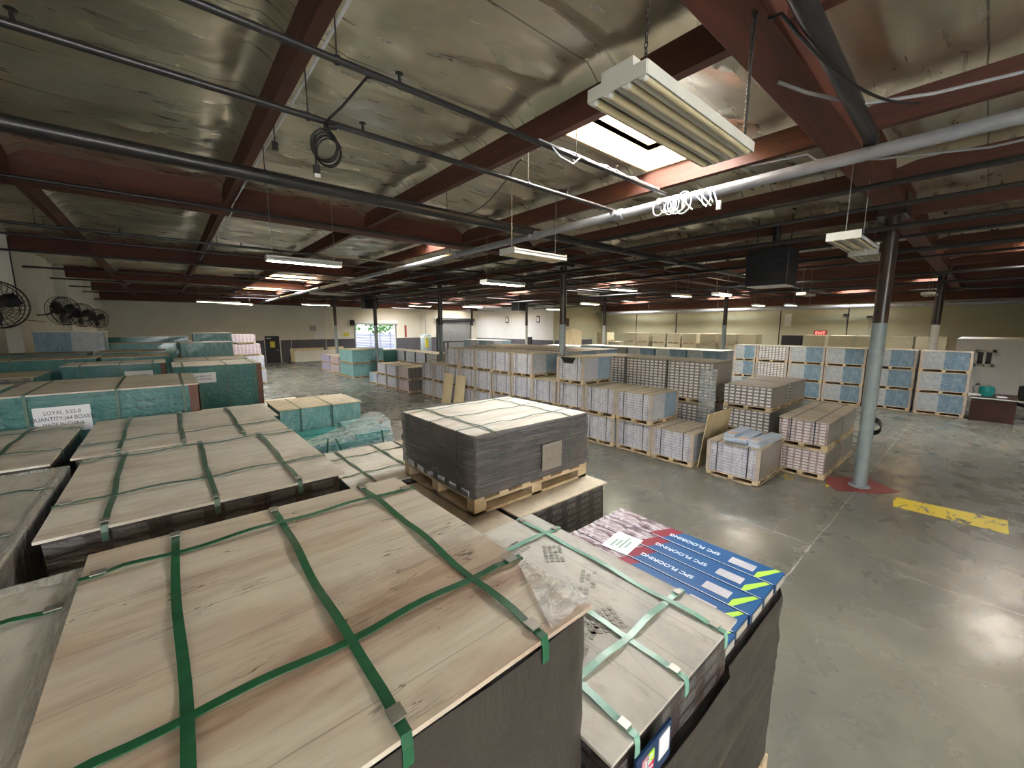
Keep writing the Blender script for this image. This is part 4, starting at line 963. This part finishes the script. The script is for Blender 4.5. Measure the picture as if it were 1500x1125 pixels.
# white cable tangle
t = thing('cable_tangle', 'tangle of white cables tied round the grey sprinkler main below the skylight', 'cable', (5.35, 2.75, ZP))
rnd = random.Random(3); m = MB()
for q in range(9):
    r0 = rnd.uniform(.07, .14); cy = rnd.uniform(-.32, .35); tw = rnd.uniform(-.5, .9)
    m.tube([(-.08+r0*.5*math.cos(a)*math.sin(tw), cy+r0*math.cos(a)*math.cos(tw)*1.0, -.02-.05+r0*math.sin(a)*1.05) for a in [2*PI*k/16 for k in range(16)]], .0075, 6, closed=True)
m.build('loops', M['whitecable'], t, smooth=True)
m = MB()
for q in range(7):
    y = rnd.uniform(-.45, .1); m.tube([(-.05, y, .05), (-.12+rnd.uniform(-.05, .05), y-.06, -.04), (-.1, y-rnd.uniform(.05, .2), -.12-rnd.uniform(0, .1))], .008, 6)
m.build('cable_ends', M['whitecable'], t, smooth=True)
MB().box(-.14, -.5, -.26, -.11, -.45, -.16).build('plastic_tag', M['whitemetal'], t)
t = tag(MB().tube([(2.95+.25*i, 3.05+.012*math.sin(i*2.2), 4.81+.018*math.sin(i*3.1)) for i in range(10)], .009, 6).tube([(3.4+.2*i, 3.04+.02*math.sin(i*2.9+1), 4.80+.02*math.cos(i*2.1)) for i in range(10)], .008, 6).tube([(3.1, 3.04, 4.80), (3.2, 3.0, 4.70), (3.4, 3.0, 4.68), (3.55, 3.03, 4.79)], .007, 6).build('cable_bundle', M['whitecable'], smooth=True), 'white cable bundle tied along the nearest thin sprinkler line below the skylight', 'cable')
# coil at right edge
t = thing('coiled_cable', 'black cable coil hanging on the grey main at the right picture edge', 'cable', (5.2, -.72, ZP))
m = MB()
for q in range(4):
    m.tube([(-.03-.01*q, .03*q+.13*math.cos(a), -.02+.17*math.sin(a)) for a in [2*PI*k/20 for k in range(20)]], .011, 6, closed=True)
m.build('loops', M['black'], t, smooth=True)
MB().tube([(-.05, .04, -.15), (-.05, .05, -.3)], .009, 6).build('cable_tail', M['black'], t); bevel(MB().box(-.075, .03, -.37, -.025, .075, -.3).build('plug', M['whitemetal'], t), .005)

# ------------------------------------------------------------------ lamps
def lamp(x, y, z, L, W, lit, label, rz=0.0, n=4, chain=5.37, tubes=True):
    t = thing('lamp_fixture', label, 'ceiling lamp', (x, y, z), rz, 'hanging fluorescent lamps')
    hs = MB(); hs.box(-L/2, -W/2, .03, L/2, W/2, .045); hs.box(-L/2, -W*.3, .045, L/2, W*.3, .085)
    hs.box(-L/2, -W/2, -.005, L/2, -W/2+.012, .045); hs.box(-L/2, W/2-.012, -.005, L/2, W/2, .045)
    hs.box(-L/2-.006, -W/2, -.01, -L/2, W/2, .085); hs.box(L/2, -W/2, -.01, L/2+.006, W/2, .085)
    for i in range(n-1):
        y_ = -W/2+W*(i+1)/n; hs.quad([(-L/2, y_-.02, .03), (L/2, y_-.02, .03), (L/2, y_, -.002), (-L/2, y_, -.002)]); hs.quad([(-L/2, y_, -.002), (L/2, y_, -.002), (L/2, y_+.02, .03), (-L/2, y_+.02, .03)])
    hs.build('housing', M['whitemetal'], t)
    for i in range(n):
        y_ = -W/2+W*(i+.5)/n
        MB().tube([(-L/2+.03, y_, .006), (L/2-.03, y_, .006)], .019, 10).build('lamp_tube', M['tube_on' if lit else 'cream'], t, smooth=True)
    for sx_ in (-L*.42, L*.42):
        MB().tube([(sx_, 0, .085), (sx_, 0, ceil_z(x+sx_, y)-.004-z)], .005, 5).build('suspension_rod', M['steel'], t)
    return t
t = thing('lamp_fixture', 'large unlit fluorescent fixture with long bare tubes hanging on chains before the skylight', 'ceiling lamp', (2.38, 1.28, 4.12), 0, None)
L, W = 1.27, .33
hs = MB(); hs.box(-L/2, -W/2, .045, L/2, W/2, .06); hs.box(-L/2, -.09, .06, L/2, .09, .11)
hs.box(-L/2, -W/2-.004, .0, L/2, -W/2, .06); hs.box(-L/2, W/2, 0, L/2, W/2+.004, .06)
hs.box(-L/2-.008, -W/2, 0, -L/2, W/2, .06); hs.box(L/2, -W/2, 0, L/2+.008, W/2, .06)
for y_ in (-.09, 0.0, .09): hs.quad([(-L/2, y_-.03, .045), (L/2, y_-.03, .045), (L/2, y_, .0), (-L/2, y_, .0)]); hs.quad([(-L/2, y_, 0), (L/2, y_, 0), (L/2, y_+.03, .045), (-L/2, y_+.03, .045)])
hs.build('housing', M['whitemetal'], t)
for y_ in (-.14, -.052, .052, .14):
    tb = MB().tube([(-L/2+.01, y_, .008), (L/2-.03, y_, .008)], .02, 12).build('lamp_tube', M['cream'], t, smooth=True)
    MB().tube([(-L/2+.0, y_, .008), (-L/2+.03, y_, .008)], .021, 12).build('tube_cap', M['whitemetal'], tb, smooth=True)
for sx_, hz in ((-.58, 1.22), (.58, .86)):
    ch = MB(); k = 0; z = .11
    while z < hz:
        pts = [((.008*math.cos(a), 0, .016*math.sin(a)) if k % 2 else (0, .008*math.cos(a), .016*math.sin(a))) for a in [2*PI*q/10 for q in range(10)]]
        ch.tube([(sx_+p[0], -.12+p[1]+(.0), z+p[2]) for p in pts], .0022, 5, closed=True); z += .024; k += 1
    ch.build('chain', M['pipe_dark'], t)
MB().tube([(.62, -.11, .1), (.60, -.12, .5), (.60, -.13, .82)], .009, 6).build('power_cord', M['black'], t, smooth=True)
LP = [(2.0, 8.0, 4.1, 1.2, .2, True, 'lit lamp with bright yellowish tubes, left of centre below the first long beam'),
      (6.95, 8.5, 4.1, 1.3, .3, True, 'lit lamp near the top of the column behind the cut-open box'),
      (4.66, 4.9, 4.1, 1.15, .36, False, 'unlit white lamp hanging at picture centre'),
      (2.3, 26.5, 4.25, 1.9, .25, True, 'lit lamp far back at left above the pale green loads'),
      (12.3, 8.4, 4.25, 1.25, .3, True, 'lit lamp just right of the column behind the cut-open box'),
      (16.6, 8.5, 4.25, 1.25, .3, True, 'lit lamp right of centre, left one of the close pair'),
      (17.4, 7.2, 4.25, 1.25, .3, True, 'lit lamp beside the column left of the blue stack'),
      (24.5, 8.2, 4.1, 1.25, .3, True, 'small distant lit lamp over the tan boxes, left one'),
      (25.6, 7.0, 4.1, 1.25, .3, True, 'small distant lit lamp over the tan boxes, right one'),
      (6.95, 1.26, 4.05, 1.2, .34, False, 'white unlit four-tube lamp left of the near column top'),
      (7.2, 27.0, 4.3, 1.6, .25, True, 'lit lamp before the far wall, left of the dock door'),
      (12.4, 23.5, 4.25, 1.5, .25, True, 'distant lit lamp above the dock door'),
      (15.6, 22.3, 4.25, 1.5, .25, True, 'distant lit lamp right of the dock door'),
      (21.0, 1.5, 4.1, 1.25, .36, False, 'pale unlit lamp over the right end of the blue stack'),
      (18.5, 4.6, 4.15, 1.25, .3, False, 'dim unlit lamp below the black heater'),
      (18.7, 15.0, 4.25, 1.4, .3, True, 'distant lit lamp before the yellowish wall, left of the white panel column'),
      (12.0, 1.9, 4.5, 1.2, .5, False, 'dull four-tube lamp right of the near column, seen under the beams'),
      (21.5, 20.5, 4.2, 1.4, .3, True, 'distant lit lamp before the white back-right wall'),
      (13.6, 11.0, 4.3, 1.2, .2, False, 'slim unlit white lamp right of the centre column'),
      (5.3, 18.0, 4.3, 1.4, .2, False, 'slim unlit white lamp far left, before the far wall'),
      (3.4, 30.0, 4.3, 1.8, .2, False, 'slim unlit lamp close to the far wall at left')]
for (x, y, z, L, W, lit, lab) in LP: lamp(x, y, z, L, W, lit, lab, n=2 if W < .3 else (3 if W < .36 else 4))

# ------------------------------------------------------------------ heaters
def heater(x, y, z, s, label, rz=0):
    t = thing('unit_heater', label, 'heater', (x, y, z), rz, 'hanging unit heaters')
    bevel(MB().box(-s*.4, -s/2, 0, s*.4, s/2, s*.95).build('casing', M['blackmetal'], t), .02)
    lv = MB()
    for i in range(7): lv.box(-s*.4-.03, -s*.42, s*(.1+.115*i), -s*.4, s*.42, s*(.12+.115*i))
    lv.build('louvres', M['black'], t)
    MB().box(-s*.35, -s*.45, -.02, s*.38, s*.45, 0).build('drip_tray', M['whitemetal'], t)
    for sy_ in (-s*.4, s*.4): MB().tube([(0, sy_, s*.95), (0, sy_, min(ceil_z(x, y+sy_), ceil_z(x-sy_, y))-.01-z)], .012, 6).build('hanger_rod', M['pipe_dark'], t)
    MB().tube([(s*.2, 0, s*.95), (s*.2, 0, 5.2-z)], .08, 12).build('flue', M['blackmetal'], t, smooth=True)
heater(10.3, 3.25, 3.88, .82, 'large black unit heater hanging above the three-high stack')
heater(9.6, 24.6, 4.05, .8, 'small dark heater far away left of the dock door', PI/2)
heater(19.3, 21.9, 4.1, .8, 'dark heater hanging before the white back-right wall')

# ------------------------------------------------------------------ wall fans
def fan(x, y, z, rz, label, R_=.46):
    t = thing('wall_fan', label, 'fan', (x, y, z), rz, 'wall fans')
    # local -Y faces the room
    g = MB()
    for r in (R_, R_*.97): g.tube([(r*math.cos(a), -.09, r*math.sin(a)) for a in [2*PI*k/32 for k in range(32)]], .009, 6, closed=True)
    g.tube([(R_*math.cos(a), .09, R_*math.sin(a)) for a in [2*PI*k/32 for k in range(32)]], .009, 6, closed=True)
    for r in (.18, .30, .40):
        for yy in (-.14+.1*(r/.46)**2, .13-.08*(r/.46)**2): g.tube([(r*math.cos(a), yy, r*math.sin(a)) for a in [2*PI*k/28 for k in range(28)]], .0045, 4, closed=True)
    for k in range(28):
        a = 2*PI*k/28; b = a+.25
        for s_ in (-1, 1): g.tube([(.08*math.cos(a), s_*.14, .08*math.sin(a)), (.28*math.cos((a+b)/2), s_*.12, .28*math.sin((a+b)/2)), (R_*math.cos(b), s_*.09, R_*math.sin(b))], .0045, 4)
    g.build('wire_guard', M['black'], t, smooth=True)
    for k in range(3):
        a = 2*PI*k/3+.4; b = MB(); n = 6
        for i in range(n+1):
            r = .07+(R_*.86-.07)*i/n; w_ = .08+.2*math.sin(min(1, i/n*1.2)*PI*.7)
            for s_ in (-1, 1):
                aa = a+s_*w_/r*.5 if r > .1 else a+s_*.5
                b.v.append((r*math.cos(aa), s_*.035, r*math.sin(aa)))
        for i in range(n): b.f.append((2*i, 2*i+1, 2*i+3, 2*i+2)); b.mi.append(0)
        o = b.build('blade', M['blackmetal'], t, smooth=True); s_ = o.modifiers.new('s', 'SOLIDIFY'); s_.thickness = .004
    MB().tube([(0, -.15, 0), (0, -.05, 0)], .07, 16).build('hub', M['blackmetal'], t, smooth=True)
    MB().tube([(0, .05, 0), (0, .22, 0), (0, .34, 0)], [.11, .11, .07], 16).build('motor', M['black'], t, smooth=True)
    c, s_ = math.cos(-rz), math.sin(-rz); dx = XL-x  # bracket back to the wall
    wl = (dx*c, dx*s_)
    MB().tube([(0, .25, 0), (wl[0]*.5, wl[1]*.5+.1, -.12), (wl[0], wl[1], -.15)], .022, 8).build('wall_bracket', M['black'], t, smooth=True)
fan(-2.5, 12.7, 3.42, .6, 'nearest wall fan, cut by the left picture edge')
fan(-2.5, 19.9, 3.5, .85, 'second wall fan, with dark blades, right of the cut-off one')
fan(-2.5, 23.6, 3.44, .8, 'third wall fan from the left, half behind the second')
fan(-2.5, 28.6, 3.38, .8, 'farthest wall fan in the overlapping group')
cable([(XL+.3, 16.2, 5.2), (XL+.3, 16.25, 3.3), (XL+.02, 16.9, 3.2), (XL+.02, 21, 3.15)], .012, 'black', 'black wire running down the pilaster between the wall fans')
cable([(XL+.02, 9.3, 3.05), (XL+.02, 12, 3.0), (XL+.02, 14.5, 3.02), (XL+.02, 16.2, 3.02), (XL+.3, 16.3, 3.05)], .012, 'whitecable', 'pale conduit running level along the left wall below the fans')

# ------------------------------------------------------------------ far wall fittings
d = struct(bevel(MB().box(6.15, YF-.06, 0, 7.2, YF-.01, 2.2).build('door_1', M['blackmetal']), .01))
MB().box(6.95, YF-.1, 1.0, 7.1, YF-.06, 1.05).build('door_handle', M['steel'], d)
MB().box(6.5, YF-.068, 1.25, 6.85, YF-.06, 1.75).build('yellow_notice', M['yellow'], d)
MB().box(6.25, YF-.068, 1.98, 6.6, YF-.06, 2.05).build('door_plate', M['whitemetal'], d)
# dock door frame, rolled shutter and yard outside
d = struct(MB().box(DOORX0-.1, YF-.05, 0, DOORX0, YF, DOORZ+.1).box(DOORX1, YF-.05, 0, DOORX1+.1, YF, DOORZ+.1).build('door_2', M['steel']))
MB().tube([(DOORX0-.15, YF-.2, DOORZ+.22), (DOORX1+.15, YF-.2, DOORZ+.22)], .19, 14).build('rolled_shutter', M['whitemetal'], d, smooth=True)
MB().tube([(DOORX0-.45, YF-.2, DOORZ+.2), (DOORX0-.15, YF-.2, DOORZ+.2)], .26, 12).build('shutter_motor', M['blackmetal'], d, smooth=True)
sh = MB(); 
for i in range(44): sh.box(22.5, YF-.03-(.012 if i % 2 else 0), .08*i, 26.6, YF-.01, .08*i+.08)
d = struct(sh.build('door_3', M['steel'])); 
MB().tube([(22.2, YF-.2, 3.68), (26.9, YF-.2, 3.68)], .2, 14).build('shutter_drum', M['blackmetal'], d, smooth=True)
MB().box(22.2, YF-.12, 0, 22.5, YF-.01, 3.6).box(26.6, YF-.12, 0, 26.9, YF-.01, 3.6).build('door_track', M['blackmetal'], d)
struct(MB().box(5, YF+.25, -.2, 30, YF+30, -.02).build('ground', M['asphalt']))
fo = MB()
for i in range(10): fo.box(4, YF+12, .15+.2*i, 34, YF+12.05, .32+.2*i)
for i in range(12): fo.box(4+2.6*i, YF+11.92, 0, 4.12+2.6*i, YF+12, 2.3)
tag(fo.build('yard_fence', M['yard']), 'grey slatted fence seen outside through the open dock door', 'fence')
def tree(x, y, h, r, label):
    t = thing('tree', label, 'tree', (x, y, -.02), 0, 'trees outside the dock door')
    MB().tube([(0, 0, 0), (0, 0, h*.6)], [.2, .1], 8).build('trunk', M['pallet'], t)
    m = MB(); rnd = random.Random(int(x*10))
    for k in range(420):
        v = Vector((rnd.gauss(0, 1), rnd.gauss(0, 1), rnd.gauss(0, 1))).normalized()*r*rnd.uniform(.55, 1)
        c = Vector((0, 0, h*.75))+Vector((v.x, v.y, v.z*.75)); a = Vector((rnd.uniform(-1, 1), rnd.uniform(-1, 1), rnd.uniform(-1, 1)))*.32; b = Vector((rnd.uniform(-1, 1), rnd.uniform(-1, 1), rnd.uniform(-1, 1)))*.32
        m.quad([c, c+a, c+a+b, c+b])
    m.build('foliage', M['leaf'], t)
tree(22.5, YF+16, 4.4, 2.0, 'leafy green tree over the fence at the left of the dock opening'); tree(27.5, YF+17, 4.0, 1.9, 'leafy green tree over the fence at the right of the dock opening'); tree(17.5, YF+15, 4.0, 2.0, 'leafy green tree over the fence beside the dock opening')
def wallbox(x, y, z, w_, h_, mat, label, cat, name, d_=.08, wall='far'):
    b = MB()
    if wall == 'far': b.box(x-w_/2, YF-d_, z, x+w_/2, YF-.001, z+h_)
    elif wall == 'br': b.box(27.5-d_, y-w_/2, z, 27.499, y+w_/2, z+h_)
    else: b.box(XR-d_, y-w_/2, z, XR-.001, y+w_/2, z+h_)
    return tag(bevel(b.build(name, M[mat]), .01), label, cat)
wallbox(9.9, 0, 2.6, .45, .45, 'steel', 'grey electrical box on the far wall left of the dock door', 'electrical box', 'electrical_box', .12)
wallbox(12.7, 0, 2.1, .5, .32, 'yellow', 'yellow notice on the far wall just left of the dock door', 'sign', 'wall_sign', .02)
wallbox(10.35, 0, 1.9, .9, .5, 'wall_wht', 'white patch panel on the dark band of the far wall', 'panel', 'wall_panel', .04)
wallbox(18.6, 0, 1.9, .2, 1.2, 'red', 'red pipe casing on the far wall right of the dock door', 'pipe', 'pipe_casing', .08)
for i, (y, lb) in enumerate(((33.0, 'left'), (28.3, 'right'))):
    p = wallbox(0, y, 3.35, .45, .65, 'blackmetal', '%s framed picture high on the white back-right wall' % lb, 'picture', 'framed_picture', .04, 'br')
    MB().box(27.452, y-.15, 3.45, 27.459, y+.15, 3.9).build('picture', M['paper'], p)
wallbox(0, 29.6, .4, .9, 1.55, 'blackmetal', 'dark cabinet door on the white back-right wall', 'cabinet', 'wall_cabinet', .1, 'br')
t = tag(bevel(MB().box(28.4, 26.02, 3.0, 29.4, 26.09, 3.75).build('framed_picture', M['darkwood']), .01), 'small framed picture on the yellowish wall above the headboard', 'picture')
hb = MB(); n = 12; ya = 25.85
pts = [(28.6, 1.0), (31.0, 1.0)]+[(31.0-2.4*k/n, 2.55+.22*math.sin(PI*k/n)) for k in range(n+1)]
hb.quad([(x, ya-.05, z) for x, z in pts]); hb.quad([(x, ya+.03, z) for x, z in reversed(pts)])
for i in range(len(pts)):
    a, b = pts[i], pts[(i+1) % len(pts)]; hb.quad([(a[0], ya-.05, a[1]), (a[0], ya+.03, a[1]), (b[0], ya+.03, b[1]), (b[0], ya-.05, b[1])])
hb.box(28.8, ya-.05, 0, 29.0, ya, 1.0); hb.box(30.6, ya-.05, 0, 30.8, ya, 1.0)
tag(hb.build('headboard_panel', M['ply']), 'tan arched wooden panel against the dark band of the yellowish corner wall', 'panel')
p = wallbox(0, 9.5, 3.0, .4, .9, 'whitemetal', 'thin white box on the right wall left of the exit sign', 'box', 'wall_box', .12, 'r')
# exit sign
t = thing('exit_sign', 'red lit EXIT sign on the right wall above a dark box', 'sign', (XR-.05, 7.5, 2.35), -PI/2)
bevel(MB().box(-.38, -.06, 0, .38, 0, .36).build('sign_case', M['red'], t), .02)
text('EXIT', .28, M['exit'], t, (0, -.066, .18), (PI/2, 0, 0), ext=.004)
tag(bevel(MB().box(30.7, 7.65, 0, 31.6, 8.75, 2.42).build('dark_cabinet', M['blackmetal']), .02), 'dark cabinet among the tan loads below the exit sign', 'cabinet')
for i, y in enumerate((6.2, 5.0)):
    t = thing('wall_lamp', '%s dark lamp arm with conduit on the right wall, right of the exit sign' % ('left', 'right')[i], 'lamp', (XR-.03, y, 3.7-.15*i))
    MB().tube([(0, 0, 0), (0, 0, -1.9)], .02, 6).build('conduit', M['pipe_grey'], t); bevel(MB().box(-.2, -.15, 0, .02, .15, .12).build('lamp_head', M['blackmetal'], t), .02)
# cylinder tank by the far wall
t = thing('water_heater_tank', 'silver-blue cylindrical tank with yellow label before the far wall', 'tank', (19.1, 35.2, 0))
MB().lathe([(0, 0), (.5, 0), (.52, .05), (.52, 2.1), (.46, 2.2), (0, 2.24)], n=24).build('tank_body', M['col_low'], t, smooth=True)
MB().lathe([(.525, 1.9), (.525, 2.1)], n=24).build('top_band', M['whitemetal'], t, smooth=True)
MB().box(-.32, -.54, 1.0, -.02, -.46, 1.9).build('yellow_label', M['yellow'], t)
MB().tube([(0, 0, 2.2), (0, 0, 4.4)], .03, 8).build('pipe', M['steel'], t)
# boards leaning at far wall
def farboard(x0, x1, h, y, mat, lab):
    o = bevel(MB().box(x0, -.02, 0, x1, .0, h).build('leaning_board', M[mat], None, (0, y, .005), (-.22, 0, 0)), .004); tag(o, lab, 'board')
farboard(7.9, 10.6, 1.15, YF-.45, 'ply', 'tan board leaning against the far wall behind the white one')
farboard(8.1, 12.2, .95, YF-.9, 'whitemetal', 'long white board leaning before the far wall')
farboard(10.9, 12.3, 1.2, YF-.5, 'ply', 'short tan board leaning on the far wall right of the longer one')
# fork frame / dark machine near closed roller door
t = thing('work_bench', 'dark metal bench frame before the closed roller door', 'bench', (21.5, 33.5, 0))
MB().box(-1.3, -.4, 1.5, 1.3, .4, 1.6).build('bench_top', M['blackmetal'], t)
for sx_ in (-1.25, 1.15):
    for sy_ in (-.38, .3): MB().box(sx_, sy_, 0, sx_+.1, sy_+.08, 1.5).build('leg', M['blackmetal'], t)
# ------------------------------------------------------------------ office, desk, chair at right
ox = 24.5
struct(MB().box(ox, -6.9, 0, ox+.15, .78, 2.42).build('wall_office', M['wall_wht']))
struct(MB().box(ox, -6.9, 2.42, ox+5, .78, 2.5).build('trim_12', M['wall_wht']))
wn_ = struct(MB().box(ox-.05, -.30, 1.42, ox, .24, 1.53).box(ox-.05, -.30, 1.99, ox, .24, 2.09).box(ox-.05, -.30, 1.42, ox, -.21, 2.09).box(ox-.05, .16, 1.42, ox, .24, 2.09).box(ox-.05, -.06, 1.42, ox, .01, 2.09).build('window_40', M['whitemetal']))
MB().box(ox-.012, -.25, 1.5, ox-.003, .2, 2.03).build('window_pane', M['glass_dark'], wn_)
t = thing('office_desk', 'dark cherry desk right of the three-high blue stack', 'desk', (20.3, -.35, 0))
bevel(MB().box(-.75, -.5, .72, .75, .5, .755).build('desktop', M['darkwood'], t), .006)
MB().box(-.70, -.44, 0, -.67, .44, .72).build('front_panel', M['darkwood'], t)
MB().box(-.70, -.47, 0, .7, -.44, .72).build('side_panel', M['darkwood'], t); MB().box(-.70, .44, 0, .7, .47, .72).build('side_panel', M['darkwood'], t)
MB().box(-.755, -.5, .722, -.75, .5, .752).build('edge_band', M['whitemetal'], t)
t = thing('shopping_bag', 'teal bag standing on the desk', 'bag', (20.2, -.18, .755))
m = MB(); n = 16
for j, (s_, z) in enumerate(((.9, 0), (1.0, .1), (1.05, .22), (.95, .3))):
    for k in range(n):
        a = 2*PI*k/n; f = 1+.08*noise.noise(Vector((math.cos(a)*2, math.sin(a)*2, z*6))); m.v.append((.13*s_*f*math.cos(a), .17*s_*f*math.sin(a), z))
for j in range(3):
    for k in range(n): m.f.append((j*n+k, j*n+(k+1) % n, (j+1)*n+(k+1) % n, (j+1)*n+k)); m.mi.append(0)
m.f.append(tuple(range(n))); m.mi.append(0)
m.build('bag_body', M['teal_plain'], t, smooth=True); MB().tube([(0, -.1, .3), (0, 0, .38), (0, .1, .3)], .008, 6).build('handle', M['teal_plain'], t, smooth=True)
tag(bevel(MB().box(-.15, -.11, 0, .15, .11, .02).build('paper_stack', M['paper'], None, (20.1, -.5, .755), (0,0,.2)), .003), 'white papers on the desk right of the teal bag', 'papers')
tag(bevel(MB().box(-.2, -.14, 0, .2, .14, .05).build('paper_tray', M['whitemetal'], None, (20.2, .08, .755), (0,0,.1)), .003), 'white tray on the desk left of the teal bag', 'tray')
t = thing('desk_lamp', 'small dark desk lamp at the left rear of the desk', 'lamp', (20.75, .08, .755))
MB().lathe([(0, 0), (.07, 0), (.07, .02), (0, .025)], n=16).build('base', M['black'], t); MB().tube([(0, 0, .02), (.02, .05, .2), (-.05, -.05, .32)], .01, 6).build('arm', M['black'], t); MB().lathe([(.02, .05), (.07, -.03)], (-.06, -.06, .31), 12).build('lamp_shade', M['black'], t)
t = thing('office_chair', 'black office chair right of the desk, at the picture edge', 'chair', (20.7, -1.15, 0), .4)
for k in range(5):
    a = 2*PI*k/5; lg_ = MB().tube([(0, 0, .1), (.3*math.cos(a), .3*math.sin(a), .07)], .022, 6).build('base_leg', M['black'], t)
    MB().lathe([(0, 0), (.03, 0), (.03, .05), (0, .05)], (.3*math.cos(a), .3*math.sin(a), 0), 10).build('castor', M['steel'], lg_)
MB().tube([(0, 0, .08), (0, 0, .45)], .025, 8).build('gas_post', M['black'], t)
bevel(MB().box(-.25, -.25, .45, .25, .25, .54).build('seat', M['black'], t), .03, 3); bevel(MB().box(.2, -.22, .6, .28, .22, 1.1).build('backrest', M['black'], t), .03, 3)
for s_ in (-.28, .25): MB().tube([(.1, s_, .5), (.1, s_, .7), (-.12, s_, .7)], .018, 6).build('armrest', M['black'], t)

# ------------------------------------------------------------------ world, camera
wd = bpy.data.worlds.new('World'); bpy.context.scene.world = wd; wd.use_nodes = True
bg = wd.node_tree.nodes['Background']; bg.inputs[0].default_value = (.86, .93, 1.0, 1); bg.inputs[1].default_value = 2.2
cam = bpy.data.cameras.new('camera'); co = bpy.data.objects.new('camera', cam); C.objects.link(co)
f = 590; cam.sensor_fit = 'HORIZONTAL'; cam.sensor_width = 36; cam.lens = 36*f/1500
pitch = math.atan((562.5-478)/f); th = math.radians(49.517)
co.location = (0, 0, 3.0)
fwd = Vector((math.cos(th)*math.cos(pitch), math.sin(th)*math.cos(pitch), -math.sin(pitch)))
co.rotation_euler = fwd.to_track_quat('-Z', 'Y').to_euler(); cam.clip_start = .05; cam.clip_end = 300
sc = bpy.context.scene; sc.camera = co
sc.view_settings.view_transform = 'Standard'; sc.view_settings.look = 'None'; sc.view_settings.gamma = 1; sc.view_settings.use_curve_mapping = False
sc.view_settings.exposure = 0.95
